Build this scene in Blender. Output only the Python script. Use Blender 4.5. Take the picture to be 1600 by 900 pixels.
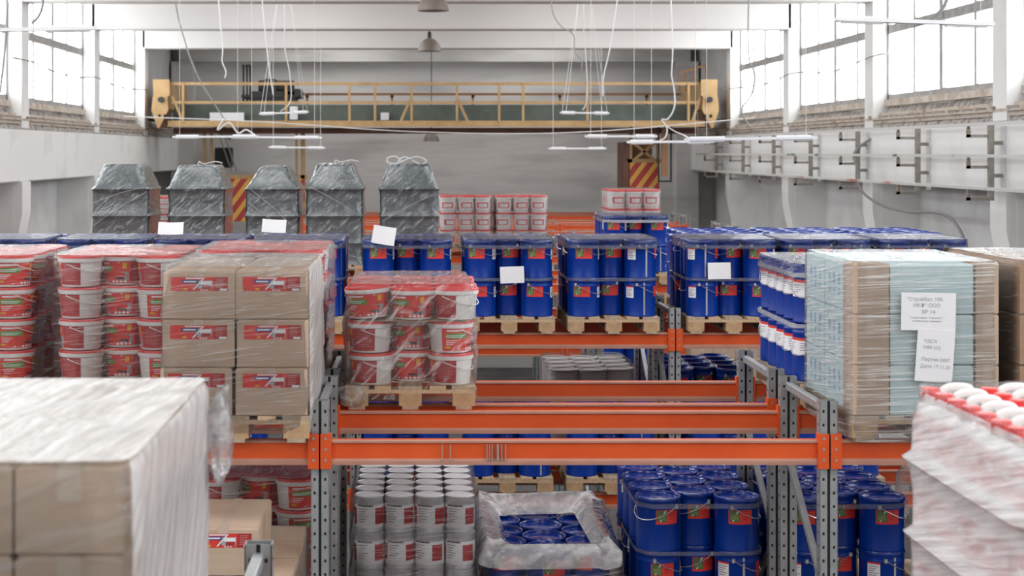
import bpy, math, random
from mathutils import Vector, Matrix, noise
for _o in list(bpy.data.objects): bpy.data.objects.remove(_o)
S = bpy.context.scene
C = S.collection
R = math.radians
rnd = random.Random(7)
EYE = 6.0                                   # camera height above the hall floor

# ------------------------------------------------------------------ camera
cd = bpy.data.cameras.new('camera'); cam = bpy.data.objects.new('camera', cd); C.objects.link(cam)
cam.location = (0, 0, EYE); cam.rotation_euler = (R(90), 0, 0)
cd.sensor_width = 36; cd.lens = 56.25
cd.shift_x = 150/1600; cd.shift_y = -212/1600
cd.clip_end = 200
cd.dof.use_dof = True; cd.dof.focus_distance = 11.5; cd.dof.aperture_fstop = 3.6
S.camera = cam
# ------------------------------------------------------------------ world, lights, exposure
W = bpy.data.worlds.new('sky'); S.world = W; W.use_nodes = True
W.node_tree.nodes['Background'].inputs[0].default_value = (0.92, 0.96, 1, 1)
W.node_tree.nodes['Background'].inputs[1].default_value = 1.0
S.view_settings.view_transform = 'Standard'; S.view_settings.look = 'None'
S.view_settings.gamma = 1; S.view_settings.exposure = 0.0
WINDOW_GLOW = 6.2                            # daylight behind the dusty panes
ROOF_FILL = 3.4                               # glow of unseen roof panels added to brighten the hall
S.cycles.max_bounces = 8; S.cycles.diffuse_bounces = 4; S.cycles.glossy_bounces = 3
S.cycles.transparent_max_bounces = 16; S.cycles.transmission_bounces = 4
S.cycles.sample_clamp_indirect = 6
S.cycles.caustics_reflective = False; S.cycles.caustics_refractive = False

# ------------------------------------------------------------------ materials
def nt(name):
    m = bpy.data.materials.new(name); m.use_nodes = True
    t = m.node_tree; return m, t, t.nodes['Principled BSDF']
def col4(c): return (c[0], c[1], c[2], 1)
def mat(name, c, rough=.5, metal=0, c2=None, scale=6, stretch=(1,1,1), bump=0, bscale=40, coat=0, spec=.5, lo=.35, hi=.7, trans=0, detail=4):
    m, t, b = nt(name)
    b.inputs['Base Color'].default_value = col4(c); b.inputs['Roughness'].default_value = rough
    b.inputs['Metallic'].default_value = metal; b.inputs['Coat Weight'].default_value = coat
    b.inputs['Specular IOR Level'].default_value = spec
    if trans: b.inputs['Transmission Weight'].default_value = trans
    L = t.links.new
    if c2 or bump:
        tc = t.nodes.new('ShaderNodeTexCoord'); mp = t.nodes.new('ShaderNodeMapping'); L(tc.outputs['Object'], mp.inputs[0])
        mp.inputs['Scale'].default_value = stretch
    if c2:
        n = t.nodes.new('ShaderNodeTexNoise'); n.inputs['Scale'].default_value = scale; n.inputs['Detail'].default_value = detail
        L(mp.outputs[0], n.inputs['Vector'])
        r = t.nodes.new('ShaderNodeMapRange'); r.inputs[1].default_value = lo; r.inputs[2].default_value = hi; L(n.outputs[0], r.inputs[0])
        x = t.nodes.new('ShaderNodeMix'); x.data_type = 'RGBA'; x.inputs[6].default_value = col4(c); x.inputs[7].default_value = col4(c2)
        L(r.outputs[0], x.inputs[0]); L(x.outputs[2], b.inputs['Base Color'])
    if bump:
        n2 = t.nodes.new('ShaderNodeTexNoise'); n2.inputs['Scale'].default_value = bscale; n2.inputs['Detail'].default_value = 3
        L(mp.outputs[0], n2.inputs['Vector'])
        bp = t.nodes.new('ShaderNodeBump'); bp.inputs['Strength'].default_value = bump; bp.inputs['Distance'].default_value = .02
        L(n2.outputs[0], bp.inputs['Height']); L(bp.outputs[0], b.inputs['Normal'])
    return m
def glow(name, c, s):
    m = bpy.data.materials.new(name); m.use_nodes = True; t = m.node_tree; t.nodes.clear()
    e = t.nodes.new('ShaderNodeEmission'); e.inputs[0].default_value = col4(c); e.inputs[1].default_value = s
    o = t.nodes.new('ShaderNodeOutputMaterial'); t.links.new(e.outputs[0], o.inputs[0]); return m
def film(name, milk=.06, streak=.45, stretch=(1.2,1.2,26), rot=(0.12,0.1,0), tint=(.93,.94,.96), lo=.5, hi=.78, rough=.16, bump=.5, gl=.7, thru=.25):
    m = bpy.data.materials.new(name); m.use_nodes = True; t = m.node_tree; t.nodes.clear(); N = t.nodes.new; L = t.links.new
    tc = N('ShaderNodeTexCoord'); m0 = N('ShaderNodeMapping'); m0.inputs['Rotation'].default_value = rot; L(tc.outputs['Object'], m0.inputs[0])
    mp = N('ShaderNodeMapping'); mp.inputs['Scale'].default_value = stretch; L(m0.outputs[0], mp.inputs[0])
    n = N('ShaderNodeTexNoise'); n.inputs['Scale'].default_value = 4; n.inputs['Detail'].default_value = 3; n.inputs['Roughness'].default_value = .55
    n.inputs['Distortion'].default_value = .5; L(mp.outputs[0], n.inputs['Vector'])
    r = N('ShaderNodeMapRange'); r.inputs[1].default_value = lo; r.inputs[2].default_value = hi; r.inputs[3].default_value = milk; r.inputs[4].default_value = milk+streak  # diffuse white streaks also put wrinkle glints into the film colour
    L(n.outputs[0], r.inputs[0])
    bp = N('ShaderNodeBump'); bp.inputs['Strength'].default_value = bump; bp.inputs['Distance'].default_value = .02; L(n.outputs[0], bp.inputs['Height'])
    tr = N('ShaderNodeBsdfTransparent'); tr.inputs[0].default_value = (.995,.995,.995,1)
    d = N('ShaderNodeBsdfDiffuse'); d.inputs[0].default_value = col4(tint)
    tl = N('ShaderNodeBsdfTranslucent'); tl.inputs[0].default_value = col4(tint)
    md = N('ShaderNodeMixShader'); md.inputs[0].default_value = thru; L(d.outputs[0], md.inputs[1]); L(tl.outputs[0], md.inputs[2])
    g = N('ShaderNodeBsdfGlossy'); g.inputs['Roughness'].default_value = rough; L(bp.outputs[0], g.inputs['Normal'])
    m1 = N('ShaderNodeMixShader'); L(r.outputs[0], m1.inputs[0]); L(tr.outputs[0], m1.inputs[1]); L(md.outputs[0], m1.inputs[2])
    fr = N('ShaderNodeFresnel'); fr.inputs[0].default_value = 1.5; L(bp.outputs[0], fr.inputs['Normal'])
    mu = N('ShaderNodeMath'); mu.operation = 'MULTIPLY'; mu.inputs[1].default_value = gl; L(fr.outputs[0], mu.inputs[0])
    m2 = N('ShaderNodeMixShader'); L(mu.outputs[0], m2.inputs[0]); L(m1.outputs[0], m2.inputs[1]); L(g.outputs[0], m2.inputs[2])
    o = N('ShaderNodeOutputMaterial'); L(m2.outputs[0], o.inputs[0]); return m
def stripes(name, c1, c2, f):
    m, t, b = nt(name); N = t.nodes.new; L = t.links.new
    tc = N('ShaderNodeTexCoord'); s = N('ShaderNodeSeparateXYZ'); L(tc.outputs['Object'], s.inputs[0])
    a = N('ShaderNodeMath'); a.operation = 'SUBTRACT'; L(s.outputs[0], a.inputs[0])
    k = N('ShaderNodeMath'); k.operation = 'MULTIPLY'; k.inputs[1].default_value = .75; L(s.outputs[2], k.inputs[0]); L(k.outputs[0], a.inputs[1])
    q = N('ShaderNodeMath'); q.operation = 'MULTIPLY'; q.inputs[1].default_value = f; L(a.outputs[0], q.inputs[0])
    w = N('ShaderNodeMath'); w.operation = 'FRACT'; L(q.outputs[0], w.inputs[0])
    g = N('ShaderNodeMath'); g.operation = 'GREATER_THAN'; g.inputs[1].default_value = .45; L(w.outputs[0], g.inputs[0])
    x = N('ShaderNodeMix'); x.data_type = 'RGBA'; x.inputs[6].default_value = col4(c1); x.inputs[7].default_value = col4(c2)
    L(g.outputs[0], x.inputs[0]); L(x.outputs[2], b.inputs['Base Color']); b.inputs['Roughness'].default_value = .6; return m

M = {}
M['plaster'] = mat('whitewashed plaster', (.80,.80,.79), .9, c2=(.66,.65,.63), scale=1.3, lo=.52, hi=.8, bump=.25, bscale=6)
M['plaster_grey'] = mat('dusty grey plaster', (.66,.645,.63), .9, c2=(.46,.45,.44), scale=1.1, stretch=(.4,.4,2.2), lo=.5, hi=.78, bump=.4, bscale=4)  # dimness of the back bay put into a greyer plaster colour
M['concrete'] = mat('pale concrete', (.70,.70,.70), .9, c2=(.52,.51,.50), scale=.9, lo=.45, hi=.8, bump=.3, bscale=5)
M['dirt'] = mat('dusty ledge', (.46,.435,.41), .95, c2=(.22,.19,.165), scale=7, lo=.42, hi=.66, bump=.8, bscale=9)
M['rusty_rail'] = mat('dusty rusty rail', (.52,.46,.40), .85, c2=(.32,.22,.16), scale=4, lo=.5, hi=.72)
M['rust'] = mat('rust stain', (.55,.36,.22), .95, c2=(.70,.62,.55), scale=2.2)
M['floor'] = mat('grey floor', (.11,.11,.11), .8, c2=(.07,.07,.07), scale=1)
M['beam_white'] = mat('white beam paint', (.64,.615,.60), .85, c2=(.60,.58,.565), scale=.5)
M['pane'] = glow('bright dusty pane', (.95,.98,1), WINDOW_GLOW)
M['sky_pane'] = glow('roof light pane', (1,.985,.97), ROOF_FILL)
M['mullion'] = mat('grey window steel', (.42,.42,.42), .7, c2=(.30,.28,.26), scale=5)
M['sill'] = mat('stained sill', (.62,.58,.52), .9, c2=(.42,.33,.26), scale=4)
M['orange'] = mat('orange rack enamel', (.80,.115,.022), .38, c2=(.70,.085,.018), scale=2, spec=.45)
M['orange_dust'] = mat('dusty orange lip', (.50,.26,.19), .7, c2=(.42,.21,.15), scale=4)  # paler, greyer orange for the beam lips
M['steel'] = mat('galvanised steel', (.45,.47,.48), .42, .55, c2=(.36,.38,.39), scale=14)
M['steel_dark'] = mat('steel groove', (.12,.12,.13), .6, .4)
M['hole'] = mat('dark slot', (.012,.012,.013), .9)
M['bolt'] = mat('bolt steel', (.6,.6,.6), .35, .8)
M['wood'] = mat('pale pallet wood', (.62,.44,.28), .8, c2=(.46,.31,.19), scale=5, stretch=(6,.7,6), lo=.35, hi=.75)
M['wood2'] = mat('weathered pallet wood', (.52,.40,.28), .85, c2=(.36,.27,.19), scale=5, stretch=(6,.7,6))
M['block'] = mat('pallet block wood', (.55,.36,.20), .85, c2=(.40,.25,.14), scale=14)
M['blue'] = mat('blue enamel', (.0012,.036,.29), .3, coat=.0, spec=.3)
M['blue_lid'] = mat('blue lid enamel', (.002,.032,.27), .17, coat=.4, spec=.5)
M['seam'] = mat('bare seam metal', (.62,.64,.68), .3, .8)
M['wire'] = mat('handle wire', (.70,.71,.74), .3, .8)
M['red'] = mat('label red', (.74,.045,.032), .5)
M['red2'] = mat('label dark red', (.42,.025,.03), .5)
M['redlid'] = mat('red plastic lid', (.78,.045,.045), .35)
M['white'] = mat('white plastic', (.86,.85,.84), .4)
M['paper'] = mat('white paper', (.86,.86,.88), .7)
M['pink'] = mat('pale pink print', (.72,.36,.36), .6)
M['ink'] = mat('grey print', (.28,.28,.32), .8)
M['inkpale'] = mat('pale print', (.36,.36,.42), .8)
M['inkd'] = mat('black print', (.05,.05,.06), .8)
M['green'] = mat('label green', (.10,.33,.06), .5)
M['moss'] = mat('label moss', (.16,.24,.08), .5)
M['olive'] = mat('label olive', (.10,.14,.05), .5)
M['navy'] = mat('label blue', (.03,.06,.25), .5)
M['yellow'] = mat('label yellow', (.80,.42,.03), .5)
M['picgrey'] = mat('label picture grey', (.38,.40,.44), .5)
M['card'] = mat('brown cardboard', (.60,.45,.34), .85, c2=(.53,.39,.29), scale=3, stretch=(1,1,9), bump=.12, bscale=30)
M['card2'] = mat('dark cardboard', (.40,.26,.17), .85, c2=(.34,.22,.14), scale=3, stretch=(1,1,9))
M['tape'] = mat('parcel tape', (.62,.50,.40), .3)
M['paleblue'] = mat('pale blue carton', (.66,.86,.90), .6, c2=(.74,.90,.93), scale=2)
M['cyan'] = mat('cyan print', (.25,.58,.74), .6)
M['tin'] = mat('bright tin', (.66,.67,.70), .32, .45)
M['tinlid'] = mat('white tin lid', (.90,.91,.94), .4)
M['cream'] = mat('grey white pail', (.62,.61,.60), .4)
M['greylid'] = mat('grey pail lid', (.36,.35,.34), .45)
M['clear'] = mat('cloudy plastic', (.86,.82,.82), .35)
M['band'] = film('clear strap', .30, .35, (1,1,40), tint=(.30,.32,.36), rough=.2)
M['bandw'] = film('white strap', .55, .3, (1,1,40), tint=(.8,.82,.86), rough=.2)
M['film'] = film('stretch film', .015, .42, (1.2,1.2,22), (.12,.12,0), lo=.54, hi=.80, tint=(.95,.95,.96))
M['film_lone'] = film('loose stretch film', .03, .62, (1.6,1.6,6), (.35,.75,0), lo=.54, hi=.78, tint=(.97,.97,.97), bump=.8)
M['film_clear'] = film('clear stretch film', .0, .40, (3,3,16), (.3,.2,0), lo=.58, hi=.80, tint=(.95,.95,.97), gl=.8, rough=.1)
M['film_side'] = film('milky stretch film', .42, .5, (.8,.8,26), (-.5,0,0), lo=.42, hi=.70, tint=(.97,.97,.97))  # grazing sheen on the carton stack's flank painted as milky white
M['film_side2'] = film('streaky stretch film', .05, .70, (.7,.7,26), (.10,.04,0), lo=.48, hi=.72, tint=(.97,.97,.97))
M['film_heavy'] = film('thick stretch film', .40, .50, (2.2,2.2,3.5), (.5,.3,.4), lo=.40, hi=.72, bump=1.0, tint=(.97,.97,.98), thru=.3, gl=1.3, rough=.12)
M['film_tail'] = film('crumpled thin film', .10, .55, (3,3,5), (.5,.3,0), lo=.46, hi=.70, bump=.9, thru=.4)
M['film_top'] = film('glossy film sheet', .06, .50, (10,1.2,4), (0,0,.15), lo=.50, hi=.74, bump=.7, tint=(.95,.94,.94))
M['film_grey'] = film('film over grey stack', .05, .55, (1.6,1.6,7), (.4,.75,0), tint=(.86,.90,.92), lo=.53, hi=.76, rough=.10, bump=1.0, gl=1.6)
M['film_near'] = film('thin near film', .03, .22, (1,1,9), (.2,.3,0), lo=.5, hi=.8)
M['film_near_top'] = film('thick near film', .50, .50, (13,.6,13), (0,0,.12), lo=.38, hi=.66, bump=.5, tint=(.93,.92,.91))
M['film_near_side'] = film('thick slanted near film', .55, .42, (.6,.6,11), (-.85,0,0), lo=.36, hi=.66, bump=.6, tint=(.94,.92,.93))
M['film_can'] = film('milky film on canisters', .46, .46, (.6,.6,13), (.25,0,0), lo=.36, hi=.66, bump=.5, tint=(.97,.97,.98))
M['tub'] = mat('dark grey tubs', (.13,.17,.185), .22, c2=(.23,.285,.30), scale=2.2, stretch=(1,1,2.5), bump=.7, bscale=6, coat=.8)
M['crane'] = mat('crane yellow paint', (.47,.305,.14), .65, c2=(.37,.23,.10), scale=3)
M['crane_green'] = mat('crane dark green', (.085,.105,.09), .6, c2=(.13,.15,.13), scale=2)
M['brown'] = mat('red brown steel', (.13,.055,.035), .7, c2=(.20,.10,.07), scale=2)
M['rustrail'] = mat('rusty handrail', (.33,.17,.08), .7)
M['machine'] = mat('black machine', (.022,.022,.022), .6)
M['hazard'] = stripes('hazard stripes', (.62,.33,.06), (.36,.035,.03), 3.3)
M['lampgrey'] = mat('lamp enamel', (.24,.205,.175), .5, c2=(.19,.16,.14), scale=6)
M['lampwhite'] = mat('white fixture', (.84,.85,.87), .4)
M['cable'] = mat('grey cable', (.26,.26,.26), .6)
M['cablew'] = mat('white cable', (.62,.62,.62), .6)
M['bracket'] = mat('grey bracket', (.36,.33,.30), .8, c2=(.25,.22,.19), scale=9)
M['insul'] = mat('insulator', (.30,.26,.22), .6)
M['busbar'] = mat('dusty busbar', (.55,.55,.53), .6, c2=(.36,.12,.10), scale=.7, stretch=(1,.8,1), lo=.56, hi=.62)
M['busgreen'] = mat('dusty busbar green', (.58,.59,.57), .6, c2=(.10,.15,.12), scale=.8, lo=.6, hi=.63)

# ------------------------------------------------------------------ mesh builder
class MB:
    def __init__(s): s.v = []; s.f = []; s.m = []
    def add(s, vs, fs, mi=0):
        o = len(s.v); s.v += [tuple(x) for x in vs]
        for f in fs: s.f.append(tuple(i+o for i in f)); s.m.append(mi)
        return s
    def box(s, x0, x1, y0, y1, z0, z1, mi=0, b=0):
        if x0 > x1: x0, x1 = x1, x0
        if y0 > y1: y0, y1 = y1, y0
        if z0 > z1: z0, z1 = z1, z0
        if not b:
            return s.add([(x0,y0,z0),(x1,y0,z0),(x1,y1,z0),(x0,y1,z0),(x0,y0,z1),(x1,y0,z1),(x1,y1,z1),(x0,y1,z1)],
                  [(3,2,1,0),(4,5,6,7),(0,1,5,4),(1,2,6,5),(2,3,7,6),(3,0,4,7)], mi)
        vs = []
        for z, i in ((z0,b),(z0+b,0),(z1-b,0),(z1,b)):
            for a, c in ((x0,y0),(x1,y0),(x1,y1),(x0,y1)):
                sx = 1 if a == x0 else -1; sy = 1 if c == y0 else -1
                vs.append((a+sx*(i+b*.0), c+sy*i, z))
        fs = [(3,2,1,0),(12,13,14,15)]
        for k in range(3):
            for i in range(4):
                j = (i+1) % 4; fs.append((k*4+i, k*4+j, k*4+4+j, k*4+4+i))
        return s.add(vs, fs, mi)
    def lathe(s, prof, n=24, mi=0, c=(0,0,0)):
        vs = []; fs = []; rings = []
        for r, z in prof:
            if r < 1e-5: rings.append([len(vs)]); vs.append((c[0], c[1], c[2]+z))
            else:
                rings.append(list(range(len(vs), len(vs)+n)))
                vs += [(c[0]+r*math.cos(2*math.pi*i/n), c[1]+r*math.sin(2*math.pi*i/n), c[2]+z) for i in range(n)]
        for a, b in zip(rings, rings[1:]):
            for i in range(n):
                j = (i+1) % n
                if len(a) == 1 and len(b) == 1: continue
                if len(a) == 1: fs.append((a[0], b[j], b[i]))
                elif len(b) == 1: fs.append((a[i], a[j], b[0]))
                else: fs.append((a[i], a[j], b[j], b[i]))
        return s.add(vs, fs, mi)
    def tube(s, pts, r, n=6, mi=0):
        pts = [Vector(p) for p in pts]; vs = []; fs = []; up = Vector((0.13,.31,.94)).normalized()
        for i, p in enumerate(pts):
            d = (pts[min(i+1,len(pts)-1)]-pts[max(i-1,0)]).normalized()
            a = d.cross(up)
            if a.length < 1e-3: a = d.cross(Vector((1,0,0)))
            a.normalize(); b = d.cross(a)
            vs += [p+a*r*math.cos(2*math.pi*k/n)+b*r*math.sin(2*math.pi*k/n) for k in range(n)]
        for i in range(len(pts)-1):
            for k in range(n): fs.append((i*n+k, i*n+(k+1)%n, i*n+n+(k+1)%n, i*n+n+k))
        fs += [tuple(range(n-1,-1,-1)), tuple((len(pts)-1)*n+k for k in range(n))]
        return s.add(vs, fs, mi)
    def bar(s, a, b, w, d, mi=0, up=(0,0,1)):
        a = Vector(a); b = Vector(b); t = (b-a).normalized(); u = Vector(up)
        x = t.cross(u)
        if x.length < 1e-3: x = t.cross(Vector((0,1,0)))
        x.normalize(); y = x.cross(t)
        vs = [p+x*i*w/2+y*j*d/2 for p in (a,b) for i, j in ((-1,-1),(1,-1),(1,1),(-1,1))]
        return s.add(vs, [(3,2,1,0),(4,5,6,7),(0,1,5,4),(1,2,6,5),(2,3,7,6),(3,0,4,7)], mi)
    def patch(s, r0, r1, h, cs, n=6, mi=0, off=.001):
        # label on a cone frustum of radius r0..r1 over height h; cs = four corners (angle deg from the front, z)
        vs = []; fs = []
        def P(a, z):
            r = r0+(r1-r0)*z/h+off; t = R(a-90); return (r*math.cos(t), r*math.sin(t), z)
        (a0,z0),(a1,z1),(a2,z2),(a3,z3) = cs
        for i in range(n+1):
            k = i/n; vs.append(P(a0+(a1-a0)*k, z0+(z1-z0)*k)); vs.append(P(a3+(a2-a3)*k, z3+(z2-z3)*k))
        for i in range(n): fs.append((2*i, 2*i+2, 2*i+3, 2*i+1))
        return s.add(vs, fs, mi)
    def rect(s, r0, r1, h, a0, a1, z0, z1, n=6, mi=0, off=.001): return s.patch(r0, r1, h, ((a0,z0),(a1,z0),(a1,z1),(a0,z1)), n, mi, off)
    def plate(s, o, ux, uz, x0, x1, z0, z1, mi=0, sl=0, off=0.0):
        o = Vector(o); ux = Vector(ux); uz = Vector(uz); nn = ux.cross(uz); o = o+nn*off
        return s.add([o+ux*x0+uz*z0, o+ux*x1+uz*z0, o+ux*(x1+sl)+uz*z1, o+ux*(x0+sl)+uz*z1], [(0,1,2,3)], mi)
    def mesh(s, name, mats, ang=35, smooth=True):
        me = bpy.data.meshes.new(name); me.from_pydata(s.v, [], s.f)
        for m in mats: me.materials.append(M[m] if isinstance(m, str) else m)
        me.polygons.foreach_set('material_index', s.m)
        if smooth:
            me.polygons.foreach_set('use_smooth', [True]*len(s.f)); me.set_sharp_from_angle(angle=R(ang))
        me.update(); return me
    def build(s, name, mats, parent=None, loc=None, ang=35, smooth=True):
        o = bpy.data.objects.new(name, s.mesh(name, mats if isinstance(mats, (list,tuple)) else [mats], ang, smooth)); C.objects.link(o)
        if parent: o.parent = parent
        if loc: o.location = loc
        return o
def tag(o, label=None, cat=None, group=None, kind=None):
    if label: o['label'] = label
    if cat: o['category'] = cat
    if group: o['group'] = group
    if kind: o['kind'] = kind
    return o
def thing(name, label, cat, loc=(0,0,0), rz=0, group=None):
    o = bpy.data.objects.new(name, None); C.objects.link(o); o.location = loc; o.rotation_euler = (0,0,rz); o.empty_display_size = .1
    return tag(o, label, cat, group)
def struct(mb, name, mats, parent=None, **k):
    o = mb.build(name, mats, parent, **k)
    if not parent: o['kind'] = 'structure'
    return o
KIDS = {}
def dup(root, loc, rz=0, label=None, group=None):
    r = root.copy(); C.objects.link(r); r.location = loc; r.rotation_euler = (0,0,rz)
    if label: r['label'] = label
    if group: r['group'] = group
    ks = KIDS.setdefault(root.name, [(c, list(c.children)) for c in root.children])
    for ch, gs in ks:
        c = ch.copy(); C.objects.link(c); c.parent = r
        for g in gs:
            d = g.copy(); C.objects.link(d); d.parent = c
    return r
PROTO = {}
def place(kind, maker, loc, rz, label, group=None, cat=None):
    if kind not in PROTO:
        o = maker(); PROTO[kind] = o; KIDS[o.name] = [(c, list(c.children)) for c in o.children]
        o.location = loc; o.rotation_euler = (0,0,rz); o['label'] = label
        if group: o['group'] = group
        return o
    o = dup(PROTO[kind], loc, rz, label, group)
    if not group and 'group' in o: del o['group']
    return o

# ================================================================== THE HALL
XL, XR = -6.53, 7.57           # inner faces of the columns and crane beams
BAYS = [2.5+6*k for k in range(-2, 7)]       # near faces of the columns
YB = 44.6
def Z(h): return EYE+h          # height given from eye level
struct(MB().box(-8, 9, -11, 46, -.2, 0), 'floor', 'floor')
struct(MB().box(-8, 9, -11, 46, Z(3.5), Z(3.7)), 'ceiling', 'beam_white')
struct(MB().box(-8, 9, YB, YB+.3, 0, Z(3.5)), 'wall_back', 'plaster_grey')
struct(MB().box(-8, 9, -11.3, -11, 0, Z(3.5)), 'wall_front', 'plaster')
n_trim = [0]
def trim(): n_trim[0] += 1; return f'trim_{n_trim[0]}'
for side, sx, xi in (('left', -1, XL), ('right', 1, XR)):
    xo = xi+sx*.27              # window plane
    xw = xi+sx*.16              # lower wall plane
    # lower wall with its recessed panels
    w = MB().box(xi+sx*.75, xi+sx*1.0, -11, 46, 0, Z(-.45)).box(xo, xo+sx*.5, -11, 46, Z(-.5), Z(.86)).box(xo, xo+sx*.3, -11, 46, Z(3.2), Z(3.6))
    w.box(xo, xo+sx*.3, BAYS[-1]+.5, 46, Z(.8), Z(3.3))
    struct(w, 'wall_'+side, 'concrete')
    # crane runway beam
    struct(MB().box(xi, xi+sx*.5, -11, YB, Z(-.49), Z(.39), b=.02), trim(), 'plaster')
    # dusty ledge: sloped rubble screed up to the window sill
    l = MB(); ys = [-10+.45*i for i in range(121)]; vs = []
    for i, y in enumerate(ys):
        a = noise.noise(Vector((sx*3, y*1.3, 0)))*.035; b_ = noise.noise(Vector((sx*9, y*.9, 4)))*.05
        vs += [(xi, y, Z(.385)), (xi+sx*.02, y, Z(.44)+a), (xi+sx*.14, y, Z(.52)+b_), (xi+sx*.30, y, Z(.80)+b_)]
    l.add(vs, [(i*4+k, i*4+4+k, i*4+5+k, i*4+1+k) for i in range(len(ys)-1) for k in range(3)])
    struct(l, trim(), 'dirt')
    # crane rail with clips along the ledge
    r = MB().box(xi+sx*.10, xi+sx*.16, -10.5, 43.5, Z(.5), Z(.65)).box(xi+sx*.03, xi+sx*.23, -10.5, 43.5, Z(.47), Z(.52))
    r.box(xi-sx*.01, xi+sx*.05, -10.5, 43.5, Z(.53), Z(.565))
    ro = struct(r, trim(), 'rusty_rail')
    k_ = MB(); y = 18.0
    while y < 43:
        k_.box(xi-sx*.03, xi+sx*.10, y, y+.09, Z(.565), Z(.60)).bar((xi+sx*.02, y+.05, Z(.42)), (xi+sx*.12, y+.35, Z(.60)), .025, .025)
        y += .52+rnd.random()*.1
    tag(k_.build('rail_clips', 'bracket', ro), kind='stuff')
    # columns with corbels, and the windows between them
    for bi, y in enumerate(BAYS):
        c = MB().box(xi, xi+sx*.6, y, y+.5, Z(.39), Z(3.4), b=.02)
        c.box(xi+sx*.12, xi+sx*.8, y-.05, y+.55, 0, Z(-.49))
        # corbel: a haunch that widens towards the crane beam
        p = [(xi-sx*.02, Z(-.49)), (xi+sx*.5, Z(-.49)), (xi+sx*.5, Z(-1.7)), (xi+sx*.12, Z(-1.7)), (xi-sx*.02, Z(-1.0))]
        o = len(c.v); c.v += [(a, y-.04, b) for a, b in p]+[(a, y+.54, b) for a, b in p]
        fs = [(0,1,2,3,4),(9,8,7,6,5)]+[(i, i+5, (i+1)%5+5, (i+1)%5) for i in range(5)]
        for f in fs: c.f.append(tuple(i+o for i in f)); c.m.append(0)
        struct(c, trim(), 'plaster')
        if y > 15:
            struct(MB().box(xi+sx*.11, xi+sx*.115, y+.56, y+.75, Z(-3), Z(-.5)), trim(), 'rust')
        if bi == len(BAYS)-1: continue
        n = bi+1+(0 if sx < 0 else 10)
        ya, yb = y+.5, y+6
        far = y > 8
        fr = MB().box(xo-sx*.03, xo+sx*.05, ya, ya+.06, Z(.86), Z(3.3)).box(xo-sx*.03, xo+sx*.05, yb-.06, yb, Z(.86), Z(3.3))
        fr.box(xo-sx*.03, xo+sx*.05, ya, yb, Z(.86), Z(.95))
        wo = struct(fr, f'window_{n}', 'mullion')
        MB().box(xo-sx*.08, xo+sx*.05, ya, yb, Z(.76), Z(.865)).build('sill', 'sill', wo)
        rows = [(.95, 1.98), (2.08, 3.3)]
        MB().box(xo-sx*.03, xo+sx*.04, ya, yb, Z(1.96), Z(2.10)).build('transom', 'mullion', wo)
        cw = (yb-ya)/4
        for k in range(4):
            if k: MB().box(xo-sx*(.05 if k == 2 else .02), xo+sx*.04, ya+cw*k-(.07 if k == 2 else .038), ya+cw*k+(.07 if k == 2 else .038), Z(.95), Z(3.3)).build('mullion', 'mullion', wo)
            for z0, z1 in rows:
                MB().add([(xo+sx*.02, ya+cw*k, Z(z0-.02)), (xo+sx*.02, ya+cw*(k+1), Z(z0-.02)), (xo+sx*.02, ya+cw*(k+1), Z(z1+.02)), (xo+sx*.02, ya+cw*k, Z(z1+.02))], [(0,1,2,3)]).build('pane', 'pane', wo)
# transverse roof beams, with added unseen fill panels between them
for i, y in enumerate(BAYS):
    struct(MB().box(XL-.05, XR+.05, y, y+.5, Z(2.5), Z(3.5), b=.02), trim(), 'beam_white')
    if True:
        for x0, x1 in ((-3.6, -.9), (1.9, 4.6)):
            so = struct(MB().box(x0-.08, x1+.08, y+1.5, y+5, Z(3.44), Z(3.5)), f'window_{30+2*i+(x0>0)}', 'mullion')  # frame of an added, unseen roof fill panel
            MB().add([(x0, y+1.6, Z(3.42)), (x1, y+1.6, Z(3.42)), (x1, y+4.9, Z(3.42)), (x0, y+4.9, Z(3.42))], [(0,1,2,3)]).build('pane', 'sky_pane', so)
struct(MB().box(XL, XR, 44.1, YB, Z(2.5), Z(3.5)), trim(), 'plaster_grey')  # last beam in the greyer plaster, its shade painted in
for x in (XL-.2, XR-.4):
    struct(MB().box(x, x+.6, 44.0, YB, 0, Z(2.5)), trim(), 'plaster_grey')

# ------------------------------------------------------------------ busbar brackets on the long wall
RH = (.34, -.06, -.47)          # rails' heights from eye level
for i, y in enumerate((17.2, 20.6, 23.6, 26.8, 30.0, 33.1, 36.2, 39.4)):
    t = thing('busbar_bracket', f"grey wall bracket with three insulator arms, {['first','second','third','fourth','fifth','sixth','seventh','last'][i]} along the busbars from the camera", 'bracket', (XR-.17, y, Z(0)), 0, 'busbar brackets on the wall')
    MB().box(-.035, .035, -.03, .03, -.62, .36).build('upright', 'bracket', t)
    for h in (.12, -.30): MB().box(.03, .17, -.02, .02, h-.025, h+.025).build('wall_stub', 'bracket', t)
    MB().box(.155, .17, -.09, .09, -.55, .34).build('wall_plate', 'concrete', t)  # added plate shapes the bracket's shadow on the wall
    for h in RH:
        a = MB().box(-.31, -.03, -.022, .022, h-.15, h-.11).build('arm', 'bracket', t)
        MB().box(-.31, -.265, -.022, .022, h-.15, h-.09).lathe([(.0,-.09),(.03,-.09),(.035,-.06),(.022,-.05),(.032,-.03),(.02,-.02),(.02,0),(0,0)], 8, 0, (-.288,0,h)).build('insulator', 'insul', a)
for h, nm, m in ((RH[0], 'dusty white upper busbar running along the wall brackets', 'cablew'), (RH[1], 'pale middle busbar with green worn spots along the wall brackets', 'busgreen'), (RH[2], 'lowest busbar with red worn spots along the wall brackets', 'busbar')):
    tag(MB().box(XR-.485, XR-.425, 14, 40.5, Z(h)-.004, Z(h)+.035).build('busbar', m), nm, 'busbar', 'busbars on the wall')
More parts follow.
